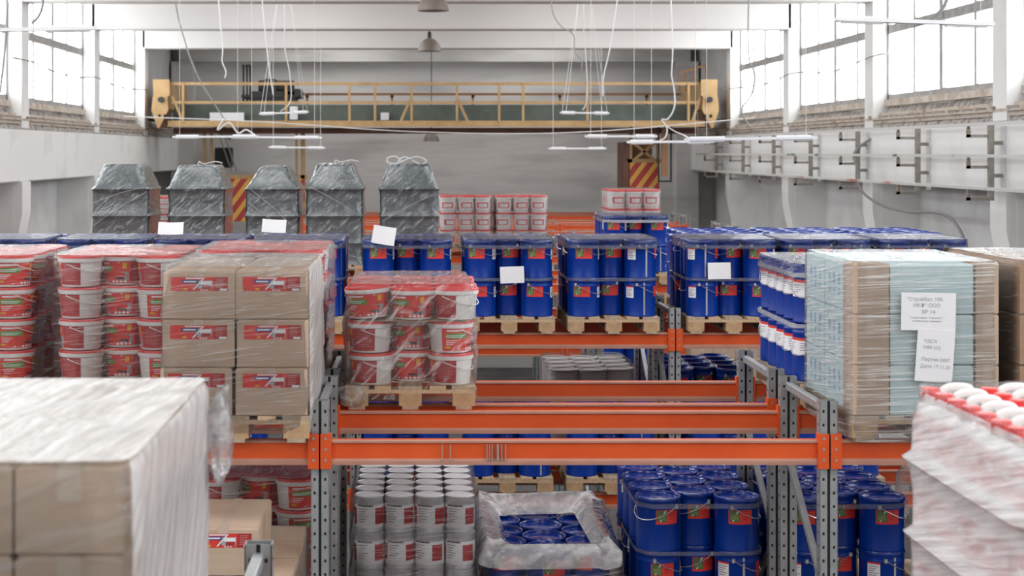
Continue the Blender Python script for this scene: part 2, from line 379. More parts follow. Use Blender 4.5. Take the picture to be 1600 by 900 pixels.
cb = [(XR+.1,26.6,Z(.3)),(XR-.25,26.7,Z(0)),(XR-.22,26.6,Z(-.3)),(XR-.2,26.5,Z(-.62)),(XR-.05,25.9,Z(-.85)),(XR+.1,25.0,Z(-.93)),(XR+.12,24,Z(-.90)),(XR+.12,23.3,Z(-.91)),(XR+.1,22.7,Z(-1.03)),(XR+.1,22.2,Z(-1.4)),(XR+.1,22.1,Z(-1.9))]
def smooth(pts, n=6):
    P = [Vector(p) for p in pts]; out = []
    for i in range(len(P)-1):
        a, b, c, d = P[max(i-1,0)], P[i], P[i+1], P[min(i+2,len(P)-1)]
        for k in range(n):
            t = k/n; out.append(.5*((2*b)+(c-a)*t+(2*a-5*b+4*c-d)*t*t+(3*b-a-3*c+d)*t**3))
    return out+[P[-1]]
tag(MB().tube(smooth(cb), .022).build('wall_cable', 'cable'), 'grey cable curving down the wall below the busbars', 'cable')

# ================================================================== OVERHEAD CRANE
CY = 38.35
def px(u, v, y): return ((u-650)*y/2500, y, EYE-(v-238)*y/2500)      # a direction through the lens met at depth y
def cx(u): return (u-650)*CY/2500
def cz(v): return EYE-(v-238)*CY/2500
T = thing('overhead_crane', 'yellow overhead travelling crane with a railed walkway spanning the hall', 'crane', (0, CY, Z(.6)))
def cpart(mb, name, m, parent=None, sub=None):
    for i, v in enumerate(mb.v): mb.v[i] = (v[0], v[1]-CY, v[2]-Z(.6))
    return mb.build(name, m, sub or T)
cpart(MB().box(cx(262), cx(1102), CY, CY+.12, cz(198), cz(188.5)), 'walkway_edge', 'crane')
cpart(MB().box(cx(262), cx(1102), CY+.1, CY+.75, cz(190.5), cz(189)), 'walkway_deck', 'machine')
cpart(MB().box(cx(246), cx(1118), CY, CY+.06, cz(133), cz(128.5)), 'handrail', 'crane')
cpart(MB().box(cx(268), cx(1092), CY, CY+.05, cz(162), cz(158)), 'mid_rail', 'crane')
for u in (286, 447, 546, 586, 643, 714, 780, 817.5, 918, 1076):
    cpart(MB().box(cx(u-1.8), cx(u+1.8), CY-.02, CY+.05, cz(192), cz(130)), 'post', 'crane')
for a, b, c, d in ((641,155,624,194),(715,155,733,194),(269,150,287,193),(1095,150,1081,193)):
    cpart(MB().bar((cx(a),CY+.02,cz(b)), (cx(c),CY+.02,cz(d)), .06, .05, up=(0,1,0)), 'brace', 'crane')
cpart(MB().box(cx(262), cx(1098), CY+.8, CY+1.25, cz(189), cz(162), b=.02), 'main_girder', 'crane_green')
cpart(MB().box(cx(262), cx(1098), CY+.85, CY+1.2, cz(208), cz(199)), 'lower_flange', 'brown')
cpart(MB().box(cx(400), cx(1092), CY+2.6, CY+2.68, cz(143), cz(139)), 'rear_handrail', 'rustrail')
cpart(MB().box(cx(262), cx(1098), CY+2.0, CY+2.4, cz(190), cz(170)), 'rear_girder', 'crane_green')
for u in (468, 610, 745, 890, 1035):
    cpart(MB().box(cx(u-1.5), cx(u+1.5), CY+2.6, CY+2.66, cz(172), cz(142)).box(cx(u-3), cx(u+3), CY+2.6, CY+2.67, cz(147), cz(143)), 'rear_post', 'rustrail')
for s, u in ((-1, 253), (1, 1107)):
    g = s
    e = MB(); pr = [(-13,124.5),(13,124.5),(13,149),(9.5,152),(11,172),(-3+0,200),(-6,200),(-15,172),(-13,152),(-12,149)]
    pts = [(cx(u-g*a), cz(v)) for a, v in pr]
    n = len(pts); vs = [(a, CY-.12, b) for a, b in pts]+[(a, CY-.04, b) for a, b in pts]
    e.add(vs, [tuple(range(n)), tuple(range(2*n-1, n-1, -1))]+[(i, i+n, (i+1)%n+n, (i+1)%n) for i in range(n)])
    eo = cpart(e, 'end_plate', 'crane')
    h = MB()
    for du in (-4.5, 4): h.box(cx(u-g*2+du-2), cx(u-g*2+du+2), CY-.125, CY-.11, cz(184), cz(179))
    cpart(h, 'hole', 'hole', sub=eo)
    cpart(MB().tube([(cx(u), CY-.2, cz(156)), (cx(u), CY-.1, cz(156))], .07, 12), 'pin', 'machine', sub=eo)
    cpart(MB().box(cx(u-12), cx(u+12), CY, CY+3, cz(172), cz(128), b=.03), 'end_carriage', 'crane')
    cpart(MB().box(cx(u-9), cx(u+9), CY+.1, CY+.5, cz(200), cz(170)), 'wheel_box', 'brown')
# trolley with its winch on the girder
tr = MB().box(cx(383), cx(455), CY+1.0, CY+2.3, cz(157), cz(140)).box(cx(370), cx(463), CY+.95, CY+2.4, cz(150), cz(146))
to = cpart(tr, 'trolley', 'machine')
cpart(MB().box(cx(403), cx(425), CY+1.3, CY+1.9, cz(142), cz(119), b=.05).tube([(cx(395), CY+1.5, cz(132)), (cx(452), CY+1.5, cz(132))], .17, 12), 'winch', 'machine', sub=to)
cpart(MB().box(cx(438), cx(466), CY+1.0, CY+1.6, cz(150), cz(136), b=.04), 'motor', 'machine', sub=to)
for u in (365, 371, 376): cpart(MB().tube([(cx(u), CY+2.2, cz(155)), (cx(u), CY+2.2, cz(95)), (cx(u-6), CY+2.9, cz(92))], .035), 'pipe', 'machine', sub=to)
for u0, u1, v0, v1, nm in ((323,377,190,175,'junction_box'),(450,462,186,165,'notice_board'),(594,607,187,175,'notice_board')):
    cpart(MB().box(cx(u0), cx(u1), CY+.55, CY+.7, cz(v0), cz(v1)), nm, 'paper')
for u0, u1 in ((1075, 1119),):
    for k, u in enumerate((1075, 1086, 1098, 1118)): cpart(MB().box(cx(u-1.3), cx(u+1.3), CY+1.2, CY+1.26, cz(140), cz(112-k*4)), 'ladder_post', 'rustrail')
    cpart(MB().bar((cx(1075), CY+1.2, cz(110)), (cx(1119), CY+1.2, cz(97)), .06, .05), 'ladder_rail', 'rustrail')
# hanging cab frames under the crane
def hz(name, label, u0, u1, v0, v1, vtop, posts, y):
    x = lambda u: (u-650)*y/2500
    z = lambda v: EYE-(v-238)*y/2500
    t = bpy.data.objects.new(name, None); C.objects.link(t); t.parent = T; t.location = (x((u0+u1)/2), y-CY, z(v1)-Z(.6)); t['label'] = label
    ox, oz = x((u0+u1)/2), z(v1)
    MB().box(x(u0)-ox, x(u1)-ox, -.04, 0, 0, z(v0)-oz).build('striped_board', 'hazard', t)
    MB().box(x(u0)-ox-.06, x(u1)-ox+.06, .0, .08, z(v0)-oz, z(v0)-oz+.09).build('top_rail', 'crane', t)
    for u, w in posts:
        MB().box(x(u-w)-ox, x(u+w)-ox, .0, .1, 0, z(vtop)-oz).build('post', 'crane', t)
    return t, ox, oz, x, z
hz('crane_stair_guard', 'red and yellow striped guard on yellow posts behind the grey stacks', 352, 476, 279, 346, 207, ((319,2.6),(330,2.2),(463,1.8),(473,3.4)), 39.6)
t, ox, oz, x, z = hz('crane_cab', 'yellow braced cab frame with striped board hanging under the crane', 984, 1030, 254, 300, 198, ((986,2),(1028,2)), 39.5)
for a, b in (((988,222),(1026,252)), ((1026,222),(988,252))):
    MB().bar((x(a[0])-ox, .05, z(a[1])-oz), (x(b[0])-ox, .05, z(b[1])-oz), .07, .05, up=(0,1,0)).build('brace', 'crane', t)
MB().box(x(974)-ox, x(984)-ox, 0, 1.2, 0, z(222)-oz).build('side_panel', 'brown', t)
MB().box(x(984)-ox, x(1030)-ox, 1.2, 1.25, 0, z(222)-oz).build('rear_panel', 'rustrail', t)
MB().box(x(986)-ox, x(1028)-ox, -.02, .06, z(224)-oz, z(220)-oz).build('cross_rail', 'crane', t)
q_ = px(1040, 275, 39.0); t = bpy.data.objects.new('collector_mast', None); C.objects.link(t); t.parent = T; t.location = (q_[0], q_[1]-CY, q_[2]-Z(.6)); t['label'] = 'brown mast with a steel loop'
MB().box(-.09, .05, 0, .1, 0, 1.15).build('mast', 'rustrail', t)
MB().bar((-.16,.05,-.15),(-.16,.05,1.2),.04,.04).bar((.14,.05,-.15),(.14,.05,1.2),.04,.04).bar((-.16,.05,-.13),(.14,.05,-.13),.04,.04).build('collector_loop', 'machine', t)
# mess of gear on the dark back bay, left of the hazard board
t = thing('wall_winch', 'dark winch box with a green sheet and ladder on the back wall', 'winch', px(350, 262, 43.9))
MB().box(-.22, .22, -.3, .3, 0, .55, b=.03).build('winch_box', 'machine', t)
MB().add([(-.35,-.3,1.05),(.2,-.3,.75),(.35,-.1,.95),(-.1,-.1,1.2)], [(0,1,2,3)]).build('green_sheet', 'crane_green', t)
for k in (0, .14): MB().bar((-.2+k,-.35,1.2), (.25+k,-.35,-.1), .03, .03).build('ladder_rail', 'bracket', t)

# ================================================================== HANGING LAMPS, FIXTURES AND CABLES
def bell(u, v, w, y, label, zt):
    p = px(u, v, y); r = w*y/5000
    t = thing('pendant_lamp', label, 'lamp', p, 0, 'grey bell pendants')
    MB().lathe([(r,0),(r*.98,.04*r),(r*.93,.3*r),(r*.78,.65*r),(r*.5,.93*r),(r*.2,1.08*r),(r*.16,1.1*r),(0,1.1*r)], 28).lathe([(r*.96,0.01),(r*.74,.6*r),(r*.18,1.02*r),(0,1.02*r)], 28).build('shade', 'lampgrey', t)
    MB().lathe([(r*.16,1.1*r),(r*.17,1.5*r),(r*.1,1.6*r),(0,1.6*r)], 12).build('lamp_holder', 'machine', t)
    MB().tube([(0,0,1.5*r),(0,0,zt-p[2])], .012).build('stem', 'machine', t)
    return t
bell(677, 17, 50, 25.6, 'grey bell pendant cut by the top edge of the photo', Z(3.5))
bell(671, 80, 38, 35.5, 'grey bell pendant in front of the white roof beam', Z(3.5))
bell(674, 221, 26, 43.0, 'small dim bell pendant below the crane walkway', Z(3.5))
def fixture(u0, v0, u1, v1, y, label, wires=None, ztop=None, dy=0, g='hanging tube light fixtures'):
    a = Vector(px(u0, v0, y)); b = Vector(px(u1, v1, y+dy)); c = (a+b)/2; L = (b-a).length
    t = thing('tube_light', label, 'light fixture', c, 0, g); d = (b-a).normalized()
    s = y/2500
    MB().bar(-d*L/2, d*L/2, .09, .03).build('tray', 'lampwhite', t)
    MB().bar(-d*L*.46, -d*L*.2, .05, .06).bar(d*L*.2, d*L*.46, .05, .06).build('ballast_box', 'lampwhite', t)
    zt = (ztop or Z(3.5))-c[2]
    w = MB()
    for k, off in wires or ((-.42, .0), (.42, -.0)):
        w.tube([d*L*k, (L*(k+off), .0, zt)], .0034*max(.5, y/22), 4)
    w.build('hanging_wires', 'cablew', t); return t
fixture(405, 178, 482, 175, 30, 'white tube light hung low over the crane walkway beside tangled wires', ((-.48,.45),(-.4,.36),(.4,-.36),(.48,-.45)), Z(3.5))
fixture(875, 176, 952, 177, 30, 'white tube light hung before the green crane girder', ((-.46,.43),(-.38,.34),(.36,-.33),(.46,-.43)), Z(3.5))
fixture(270, 214, 404, 213, 24, 'long white tube light over the first grey stacks')
fixture(360, 214, 503, 215, 26.5, 'white tube light end to end with the long one')
fixture(420, 230, 508, 231, 33, 'small far tube light under the long pair')
fixture(857, 232, 947, 232, 33, 'small far tube light over the red pails')
fixture(914, 213, 1027, 213, 24, 'thick white tube light before the crane cab')
fixture(980, 222, 1115, 221, 20, 'thin tube light over the striped cab board')
fixture(1070, 218, 1276, 215, 17.5, 'white tube light reaching to the wall brackets')
fixture(-120, 49, 150, 44, 13, 'grey tube light hanging before the first tall window', dy=.8)
fixture(1305, 30, 1552, 38, 13, 'grey tube light hanging across two tall windows')
def cable(label, pts, y, m='cable', r=.012, n=6):
    P = [px(u, v, y+d) for u, v, d in pts]
    if pts[0][1] < 60 and P[0][2] > Z(1.7) and abs(P[0][0]-.5) < 6.6: P = [(P[0][0], P[0][1], Z(3.5))]+P
    c = Vector(P[0])
    return tag(MB().tube([Vector(p)-c for p in smooth(P, n)], r, 5).build('hanging_cable', m, loc=c), label, 'cable', 'loose hanging cables')
cable('loose grey cable falling from the roof to the white junction box', [(272,-20,0),(278,25,0),(290,68,0),(299,95,0),(312,125,0),(330,155,0),(350,185,0)], 27)
cable('loose white cable with a frayed end in front of the roof beam', [(341,-20,0),(344,30,0),(348,75,0),(347,95,0),(353,112,0),(351,122,0)], 25, 'cablew', .011)
cable('long white cable beside the lamp over the walkway', [(409,-20,0),(412,25,0),(417,75,0),(422,115,0),(427,148,0)], 26, 'cablew', .011)
cable('white cable curling into the lamp over the walkway', [(445,48,0),(446,80,0),(453,115,0),(455,150,0),(450,165,0),(438,174,0)], 29, 'cablew', .011)
cable('thin cable hanging in a wave before the roof beam', [(861,-20,0),(864,20,0),(878,42,0),(896,54,0),(898,80,0),(909,95,0),(908,108,0)], 25, 'cable', .009)
cable('straight white cable falling to the middle lamp', [(912,43,0),(915,85,0),(917,120,0),(916,160,0),(910,172,0)], 29, 'cablew', .011)
cable('long white cable slanting to the middle lamp', [(966,-20,0),(960,30,0),(952,80,0),(943,120,0),(942,150,0)], 26, 'cablew', .011)
cable('white cable ending in a plug before the far beam', [(1048,-20,0),(1050,40,0),(1051,80,0),(1049,116,0)], 25, 'cablew', .011)
cable('thin cable looping down from the plug to the walkway', [(1049,116,0),(1054,145,0),(1053,170,0),(1043,186,0),(1034,187,0),(1042,200,0),(1040,214,0),(1030,220,0)], 25, 'cablew', .013)
cable('dark cable looping in front of the far window', [(1170,-20,0),(1169,50,0),(1171,95,0),(1180,118,0),(1174,148,0),(1160,168,0),(1163,185,0),(1174,200,0)], 26, 'cable', .014)
cable('dark cable with frayed end before the window at the edge', [(67,-20,0),(66,10,0),(60,26,0),(50,36,0)], 17, 'cable', .014)
cable('dark cable falling along the first column', [(12,5,0),(9,60,0),(4,110,0),(0,145,0)], 18, 'cable', .012)
cable('thin wire sagging across the far windows to the crane', [(20,90,-3),(55,98,0),(80,110,1),(120,121,3),(150,121,5),(190,137,6),(235,140,8)], 27, 'cable', .012)
cable('thin wire sagging across the bright windows of the other wall', [(1700,36,-6),(1560,40,-4),(1500,58,-2),(1430,82,0),(1370,86,0),(1300,112,3),(1240,114,5),(1200,130,7),(1130,140,8)], 26, 'cable', .012)
cable('frayed cable hanging across the window beside the tube light', [(1485,-20,0),(1476,8,0),(1455,28,0),(1428,40,0)], 15, 'cable', .016)
cable('taut wire strung across the hall below the crane', [(192,182,0),(400,190,0),(650,206,0),(900,207,0),(1180,184,0)], 36, 'cablew', .012)
cable('tangle of pale wires over the first tube light', [(352,183,0),(340,203,0),(358,192,0),(372,208,0),(385,203,0),(400,213,0)], 24, 'cablew', .014)
cable('tangle of pale wires beside the cab frame', [(1040,196,0),(1054,205,-5),(1066,210,-12),(1078,217,-20.85)], 38.35, 'cablew', .014)

# ================================================================== PALLET RACKS
LV1, LV2, LV0 = EYE-1.586, EYE-2.99, EYE-1.82
POSTX = [-6.15, -3.34, -.53, 2.278, 5.09]
def mk_frame(top, low, depth, diag=True):
    def f():
        t = thing('rack_frame', '', 'rack frame')
        for y in (0, depth-.07):
            p = MB()
            p.box(-.05, -.008, y, y+.004, low, top).box(.008, .05, y, y+.004, low, top).box(-.008, .008, y+.008, y+.012, low, top)
            p.box(-.05, -.046, y, y+.07, low, top).box(.046, .05, y, y+.07, low, top).box(-.05,.05,y+.066,y+.07,low,top)
            po = p.build('post', ['steel'], t)
            h = MB(); z = top-.05
            while z > max(low, 2.2):
                for sx in (-1, 1):
                    h.box(sx*.029-.006, sx*.029+.006, y-.0008, y+.001, z-.016, z)
                h.box(-.0508, -.05, y+.03, y+.042, z-.016, z).box(.05, .0508, y+.03, y+.042, z-.016, z)
                z -= .075
            h.box(-.008, .008, y+.004, y+.008, low, top, 0)
            tag(h.build('slots', 'hole', po, smooth=False), kind='stuff')
        z = top-.03; k = 0
        MB().box(-.02, .02, .06, depth-.06, z-.05, z, b=.006).build('brace', 'steel', t)
        z -= .45
        while z > low+.7:
            a = (0, .06, z) if k % 2 else (0, depth-.06, z); b = (0, depth-.06, z-.62) if k % 2 else (0, .06, z-.62)
            MB().bar(a, b, .035, .035).build('brace', 'steel', t); z -= .62; k += 1
        return t
    return f
def frame(x, y, label, top=EYE-1.372, depth=1.02): return place(f'frame{top:.2f}{depth:.2f}', mk_frame(top, 0, depth), (x, y, 0), 0, label, 'rack uprights')
def mk_beam(L):
    def f():
        t = thing('rack_beam', '', 'rack beam'); h = .137; a = L/2-.052
        pr = [(0,-.0),(-.012,-.006),(-.012,-.016),(0,-.022),(0,-h+.034),(-.014,-h+.020),(-.014,-h),(.04,-h),(.04,0)]
        m = MB(); n = len(pr); m.add([(x, y, z) for x in (-a, a) for y, z in pr], [tuple(range(n)), tuple(range(2*n-1, n-1, -1))])
        for i in range(n):
            j = (i+1) % n; m.add([(-a,)+pr[i], (a,)+pr[i], (a,)+pr[j], (-a,)+pr[j]], [(0,1,2,3)], 1 if i in (0,1,4,5) else 0)
        m.build('beam_rail', ['orange', 'orange_dust'], t, smooth=False)
        for s in (-1, 1):
            c = MB().box(s*(a-.012), s*(a+.004), -.018, .03, -h-.02, .035).box(s*(a-.012), s*(a+.048), -.024, -.018, -h-.02, .035, 0)
            co = c.build('end_plate', 'orange', t)
            b = MB()
            for z in (.01, -.05, -.11): b.box(s*(a+.012), s*(a+.026), -.027, -.022, z-.007, z+.007)
            b.build('bolts', 'bolt', co)
        return t
    return f
def beam(x, y, z, label, L=2.808): return place(f'beam{L:.2f}', mk_beam(L), (x, y, z), 0, label, 'orange rack beams')
ROWS = {'first':8.83, 'second':10.1, 'third':14.06, 'fourth':15.33, 'fifth':19.29, 'sixth':20.56, 'seventh':24.5, 'eighth':25.77, 'ninth':29.73, 'tenth':31.0, 'eleventh':34.96, 'twelfth':36.23, 'thirteenth':40.2, 'fourteenth':41.4}
BAYN = {0:'outer left bay', 1:'left bay', 2:'middle bay', 3:'right bay'}
for rn, y in ROWS.items():
    i = list(ROWS).index(rn)
    xs = [x for x in POSTX] if i < 8 else [5.95-2.808*k for k in range(4, -1, -1)]
    for k, x in enumerate(xs):
        if abs(x)*2500/y > 1100: continue
        if i < 4 and k == 0: continue
        if i in (4,5,6,7) and k not in (1,2,3,4): continue
        frame(x, y, f"grey slotted steel upright frame of the {rn} rack row, {['first','second','third','fourth','last'][k]} from the left wall", LV1+.03 if i > 7 and k < 4 else EYE-1.372)
    for k in range(len(xs)-1):
        xm = (xs[k]+xs[k+1])/2
        if i < 2 and k == 0: continue
        if i >= 8 and k < 1: continue
        for lv, z in (('upper', LV1), ('second level', LV2)):
            if lv != 'upper' and i > 6: continue
            for nm, yy in (('front', y), ('rear', y+.98)):
                if lv != 'upper' and i > 2 and nm == 'rear': continue
                o = beam(xm, yy, z, f"orange {lv} {nm} beam of rack row {['one','two','three','four','five','six','seven','eight','nine','ten','eleven','twelve','thirteen','fourteen'][i]}, {BAYN[k]}")
# silver tape marks on the first beam
t = thing('tape_marks', 'thin silver tape lines stuck on the first orange beam', 'tape', (0, 8.81, LV1-.02))
for u, w in ((691,.6),(704,.6),(761,.6),(765,.6),(769,.6),(778,1.6),(784,.7),(790,.7)):
    x = (u-650)*8.81/2500; MB().box(x-w/283, x+w/283, -.0, .006, -.095, -.002).build('tape_line', 'bolt', t)
# the row the camera looks over
frame(-.575, 4.88, 'grey slotted upright frame beside the blurred wrapped cartons', EYE-1.43)
for y in (3.6, 4.58, 4.9, 5.86):
    for k, xm in ((0, -1.98), (1, .83), (2, 3.64)):
        if y < 4.7 and k == 2: continue
        if y > 4.7 and k == 0: continue
        beam(xm, y, LV0, f"orange beam under the blurred loads, {['nearest','second','third','fourth'][[3.6,4.58,4.9,5.86].index(y)]} in depth, {['left','middle','right'][k]} bay")

# ================================================================== PALLETS
def mk_pallet():
    t = thing('wooden_pallet', '', 'pallet')
    for k in range(5):
        x = -.4+.0725+k*.164; w = .072 if k in (0,2,4) else .05
        x = [-.3275,-.17,0,.17,.3275][k]
        MB().box(x-w, x+w, 0, 1.2, .122, .144).build('deck_board', 'wood' if k % 2 else 'wood2', t)
    for y in (0, .528, 1.055): MB().box(-.4, .4, y, y+.145, .1, .122).build('cross_board', 'wood', t)
    for y in (0, .528, 1.055):
        for x in (-.33, 0, .33): MB().box(x-.07 if x else -.07, x+.07, y, y+.145, .022, .1).build('block', 'block', t)
    for x in (-.33, 0, .33): MB().box(x-.05, x+.05, 0, 1.2, 0, .022).build('bottom_board', 'wood2', t)
    return t
def pallet(x, y, z, label): return place('pallet', mk_pallet, (x, y, z), 0, label, 'wooden pallets')

# ================================================================== GOODS
def mk_drum(variant=0):
    def f():
        t = thing('blue_pail', '', 'pail'); r = .139; H = .335
        MB().lathe([(0,.004),(.132,.004),(.137,0),(.1405,.004),(.1405,.012),(r,.017),(r,.262),(.1415,.267),(.1415,.275),(r,.280),(r,.300),(.1425,.306),(.1425,.318),(.13,.318)], 26).build('body', 'blue', t)
        MB().lathe([(.1425,.312),(.1465,.316),(.1468,.326),(.1435,.3345),(.137,.335),(.131,.327),(.128,.316),(.120,.313),(.10,.316),(0,.317)], 26).build('lid', 'blue_lid', t)
        a0 = {0:-38, 1:-24, 2:-75}[variant]
        if variant < 2:
            l = MB().rect(r, r, H, a0, a0+62, .175, .272, 6, 0).rect(r, r, H, a0+2, a0+29, .19, .262, 4, 1, .0016)
            l.rect(r, r, H, a0+6, a0+26, .20, .232, 3, 2, .002).patch(r, r, H, ((a0+10,.192),(a0+13,.192),(a0+27,.262),(a0+24,.262)), 3, 3, .0024)
            for k in range(4): l.rect(r, r, H, a0+34, a0+(58-k*4), .255-k*.017, .261-k*.017, 3, 4, .0016)
            l.build('label', ['red','olive','moss','paper','red2'], t)
        b0 = {0:58, 1:140, 2:-62}[variant]
        l = MB().rect(r, r, H, b0, b0+34, .165, .268, 4, 0)
        l.rect(r, r, H, b0, b0+34, .255, .268, 4, 2, .0016)
        for k in range(5): l.rect(r, r, H, b0+4, b0+30-(k % 3)*5, .238-k*.014, .243-k*.014, 3, 1, .0016)
        l.build('data_label', ['paper','ink','red'], t)
        if variant == 2: MB().rect(r, r, H, 52, 100, .175, .272, 5, 0).build('label', ['red'], t)
        s0 = {0:100, 1:60, 2:8}[variant]
        MB().rect(r, r, H, s0, s0+6, .015, .30, 1, 0, .0012).build('seam', 'seam', t)
        h = MB(); ang = {0:62, 1:-58, 2:75}[variant]
        pts = []
        for k in range(13):
            q = math.pi*k/12; w = .149
            x = -w*math.cos(q); y = -.149*math.sin(q); z = .283-.085*math.sin(q)
            ca, sa = math.cos(R(ang)), math.sin(R(ang)); pts.append((x*ca-y*sa, x*sa+y*ca, z))
        h.tube(pts, .0028, 5)
        for p in (pts[0], pts[-1]): h.lathe([(0,-.012),(.012,-.012),(.012,.012),(0,.012)], 8, 0, p)
        h.build('handle', 'wire', t); return t
    return f
def mk_datapail():
    t = thing('white_banded_pail', '', 'pail'); r = .125; H = .36
    MB().lathe([(0,.004),(.119,.004),(.123,0),(.127,.004),(.127,.012),(r,.017),(r,.295),(.128,.30),(.128,.308),(r,.313),(r,.335),(.129,.340),(.129,.35),(.118,.35)], 26).build('body', 'blue', t)
    MB().lathe([(.129,.342),(.133,.346),(.133,.356),(.129,.36),(.121,.36),(.115,.347),(.10,.345),(0,.346)], 26).build('lid', 'blue_lid', t)
    l = MB().rect(r, r, H, -150, 150, .165, .272, 24, 0).rect(r, r, H, -150, 150, .255, .272, 24, 1, .0016)
    for k in range(4):
        for a in (-100, -40, 10, 60): l.rect(r, r, H, a, a+30-(k % 2)*8, .236-k*.014, .241-k*.014, 3, 2, .0016)
    l.build('label', ['paper','red','ink'], t)
    h = MB(); pts = []
    for k in range(13):
        q = math.pi*k/12; pts.append((-.135*math.cos(q), -.135*math.sin(q), .30-.14*math.sin(q)))
    h.tube(pts, .0026, 5).build('handle', 'wire', t); return t
def mk_bucket(variant=0):
    def f():
        t = thing('paint_bucket', '', 'bucket'); r0, r1, H = .120, .134, .165
        MB().lathe([(0,.003),(.112,.003),(.117,0),(r0,.006),(r1-.001,.150),(r1+.004,.152),(r1+.004,.172),(r1,.172),(r1-.01,.172)], 28).build('body', 'white', t)
        MB().lathe([(r1+.004,.1785),(r1+.008,.1785),(r1+.008,.187),(r1+.005,.192),(r1-.002,.1935),(r1-.008,.188),(r1-.014,.1855),(.09,.1855),(.085,.188),(0,.189)], 28).build('lid', 'redlid', t)
        MB().lathe([(r1+.002,.154),(r1+.0085,.156),(r1+.0105,.178),(r1+.002,.1785)], 28).build('rim', 'white', t)
        a = {0:-92, 1:-178, 2:-26}[variant]; L = MB(); z0, z1 = .012, .150
        E = lambda a0, a1, zz0, zz1, mi, off, n=5: L.rect(r0, r1, H, a+a0, a+a1, zz0, zz1, n, mi, off)
        E(0, 190, z0, z1, 0, .001, 16)
        E(128, 190, z0, z1, 5, .0014, 6)                               # the darker text panel
        for k in range(9): E(134, 182-(k*7 % 13), .135-k*.012, .137-k*.012, 8, .0018, 4)
        E(8, 74, .088, .122, 1, .0014); E(12, 66, .106, .110, 3, .0018); E(12, 58, .096, .100, 3, .0018)   # green panel
        E(14, 64, .133, .143, 3, .0014)                                 # white name line
        L.patch(r0, r1, H, ((a+48,z0+.012),(a+122,z0+.012),(a+122,.085),(a+84,.085)), 6, 2, .0014)        # grey picture
        L.patch(r0, r1, H, ((a+78,.040),(a+110,.036),(a+106,.050),(a+84,.052)), 3, 6, .0018)
        L.patch(r0, r1, H, ((a+46,.018),(a+52,.018),(a+98,.146),(a+92,.146)), 6, 3, .0022)                # white brush handle
        E(104, 116, .105, .142, 7, .0016); E(8, 24, .028, .040, 7, .0018)
        for k in range(4): E(72+k*12, 80+k*12, .016, .028, 3, .0022, 1)
        for k in range(3): E(12, 44-k*6, .074-k*.012, .078-k*.012, 4, .0016, 3)
        L.build('label', ['red','green','picgrey','paper','paper','red2','inkd','yellow','pink'], t)
        h = MB(); ang = {0:170, 1:65, 2:115}[variant]; pts = []
        for k in range(13):
            q = math.pi*k/12; x = -.1425*math.cos(q); y = -.1425*math.sin(q); z = .145-.055*math.sin(q)
            ca, sa = math.cos(R(ang)), math.sin(R(ang)); pts.append((x*ca-y*sa, x*sa+y*ca, z))
        h.tube(pts, .003, 5).build('handle', 'white', t); return t
    return f
def mk_can():
    t = thing('tin_can', '', 'can'); r = .0925; H = .228
    MB().lathe([(0,.003),(.088,.003),(.092,0),(.0935,.006),(r,.012),(r,.214),(.0945,.218),(.0945,.226),(.090,.228),(.086,.220)], 22).build('body', 'tin', t)
    MB().lathe([(.086,.221),(.083,.2255),(.07,.2265),(0,.2265)], 22).build('lid', 'tinlid', t)
    l = MB().rect(r, r, H, -95, 95, .03, .175, 14, 0).rect(r, r, H, -60, 5, .166, .175, 5, 2, .0015)
    l.rect(r, r, H, 14, 62, .055, .155, 5, 1, .0015).rect(r, r, H, -92, -66, .05, .155, 4, 1, .0015)
    for k in range(6): l.rect(r, r, H, -52, -14-(k % 3)*6, .148-k*.016, .153-k*.016, 3, 3, .0015)
    l.build('label', ['paper','red2','inkd','ink'], t); return t
def mk_greypail():
    t = thing('grey_lidded_pail', '', 'pail'); r = .135
    MB().lathe([(0,0),(.125,0),(.128,.01),(r,.33),(.139,.335),(.139,.36),(.13,.36)], 24).build('body', 'cream', t)
    MB().lathe([(.139,.356),(.146,.36),(.146,.375),(.14,.382),(.13,.38),(.124,.368),(.115,.366),(0,.368)], 24).build('lid', 'greylid', t)
    MB().rect(.128, r, .33, -40, 40, .1, .25, 8, 0).build('label', 'paper', t); return t
def mk_tubpail():
    t = thing('clear_pail', '', 'pail'); r0, r1, H = .112, .122, .22
    MB().lathe([(0,0),(.108,0),(r0,.008),(r1,.205),(r1+.006,.207),(r1+.006,.226),(r1-.006,.226)], 20).build('body', 'clear', t)
    MB().lathe([(r1+.005,.226),(r1+.011,.228),(r1+.011,.243),(r1+.004,.249),(r1-.01,.247),(0,.245)], 20).build('lid', 'redlid', t)
    l = MB().rect(r0, r1, H, -62, 62, .05, .17, 10, 1).rect(r0, r1, H, -46, 46, .07, .155, 8, 0, .0016).rect(r0, r1, H, -30, 34, .082, .138, 5, 1, .0022)
    l.build('label', ['red','paper'], t)
    MB().lathe([(r1+.004,.208),(r1+.013,.209),(r1+.013,.2255),(r1+.004,.2255)], 20).build('rim', 'white', t)
    return t
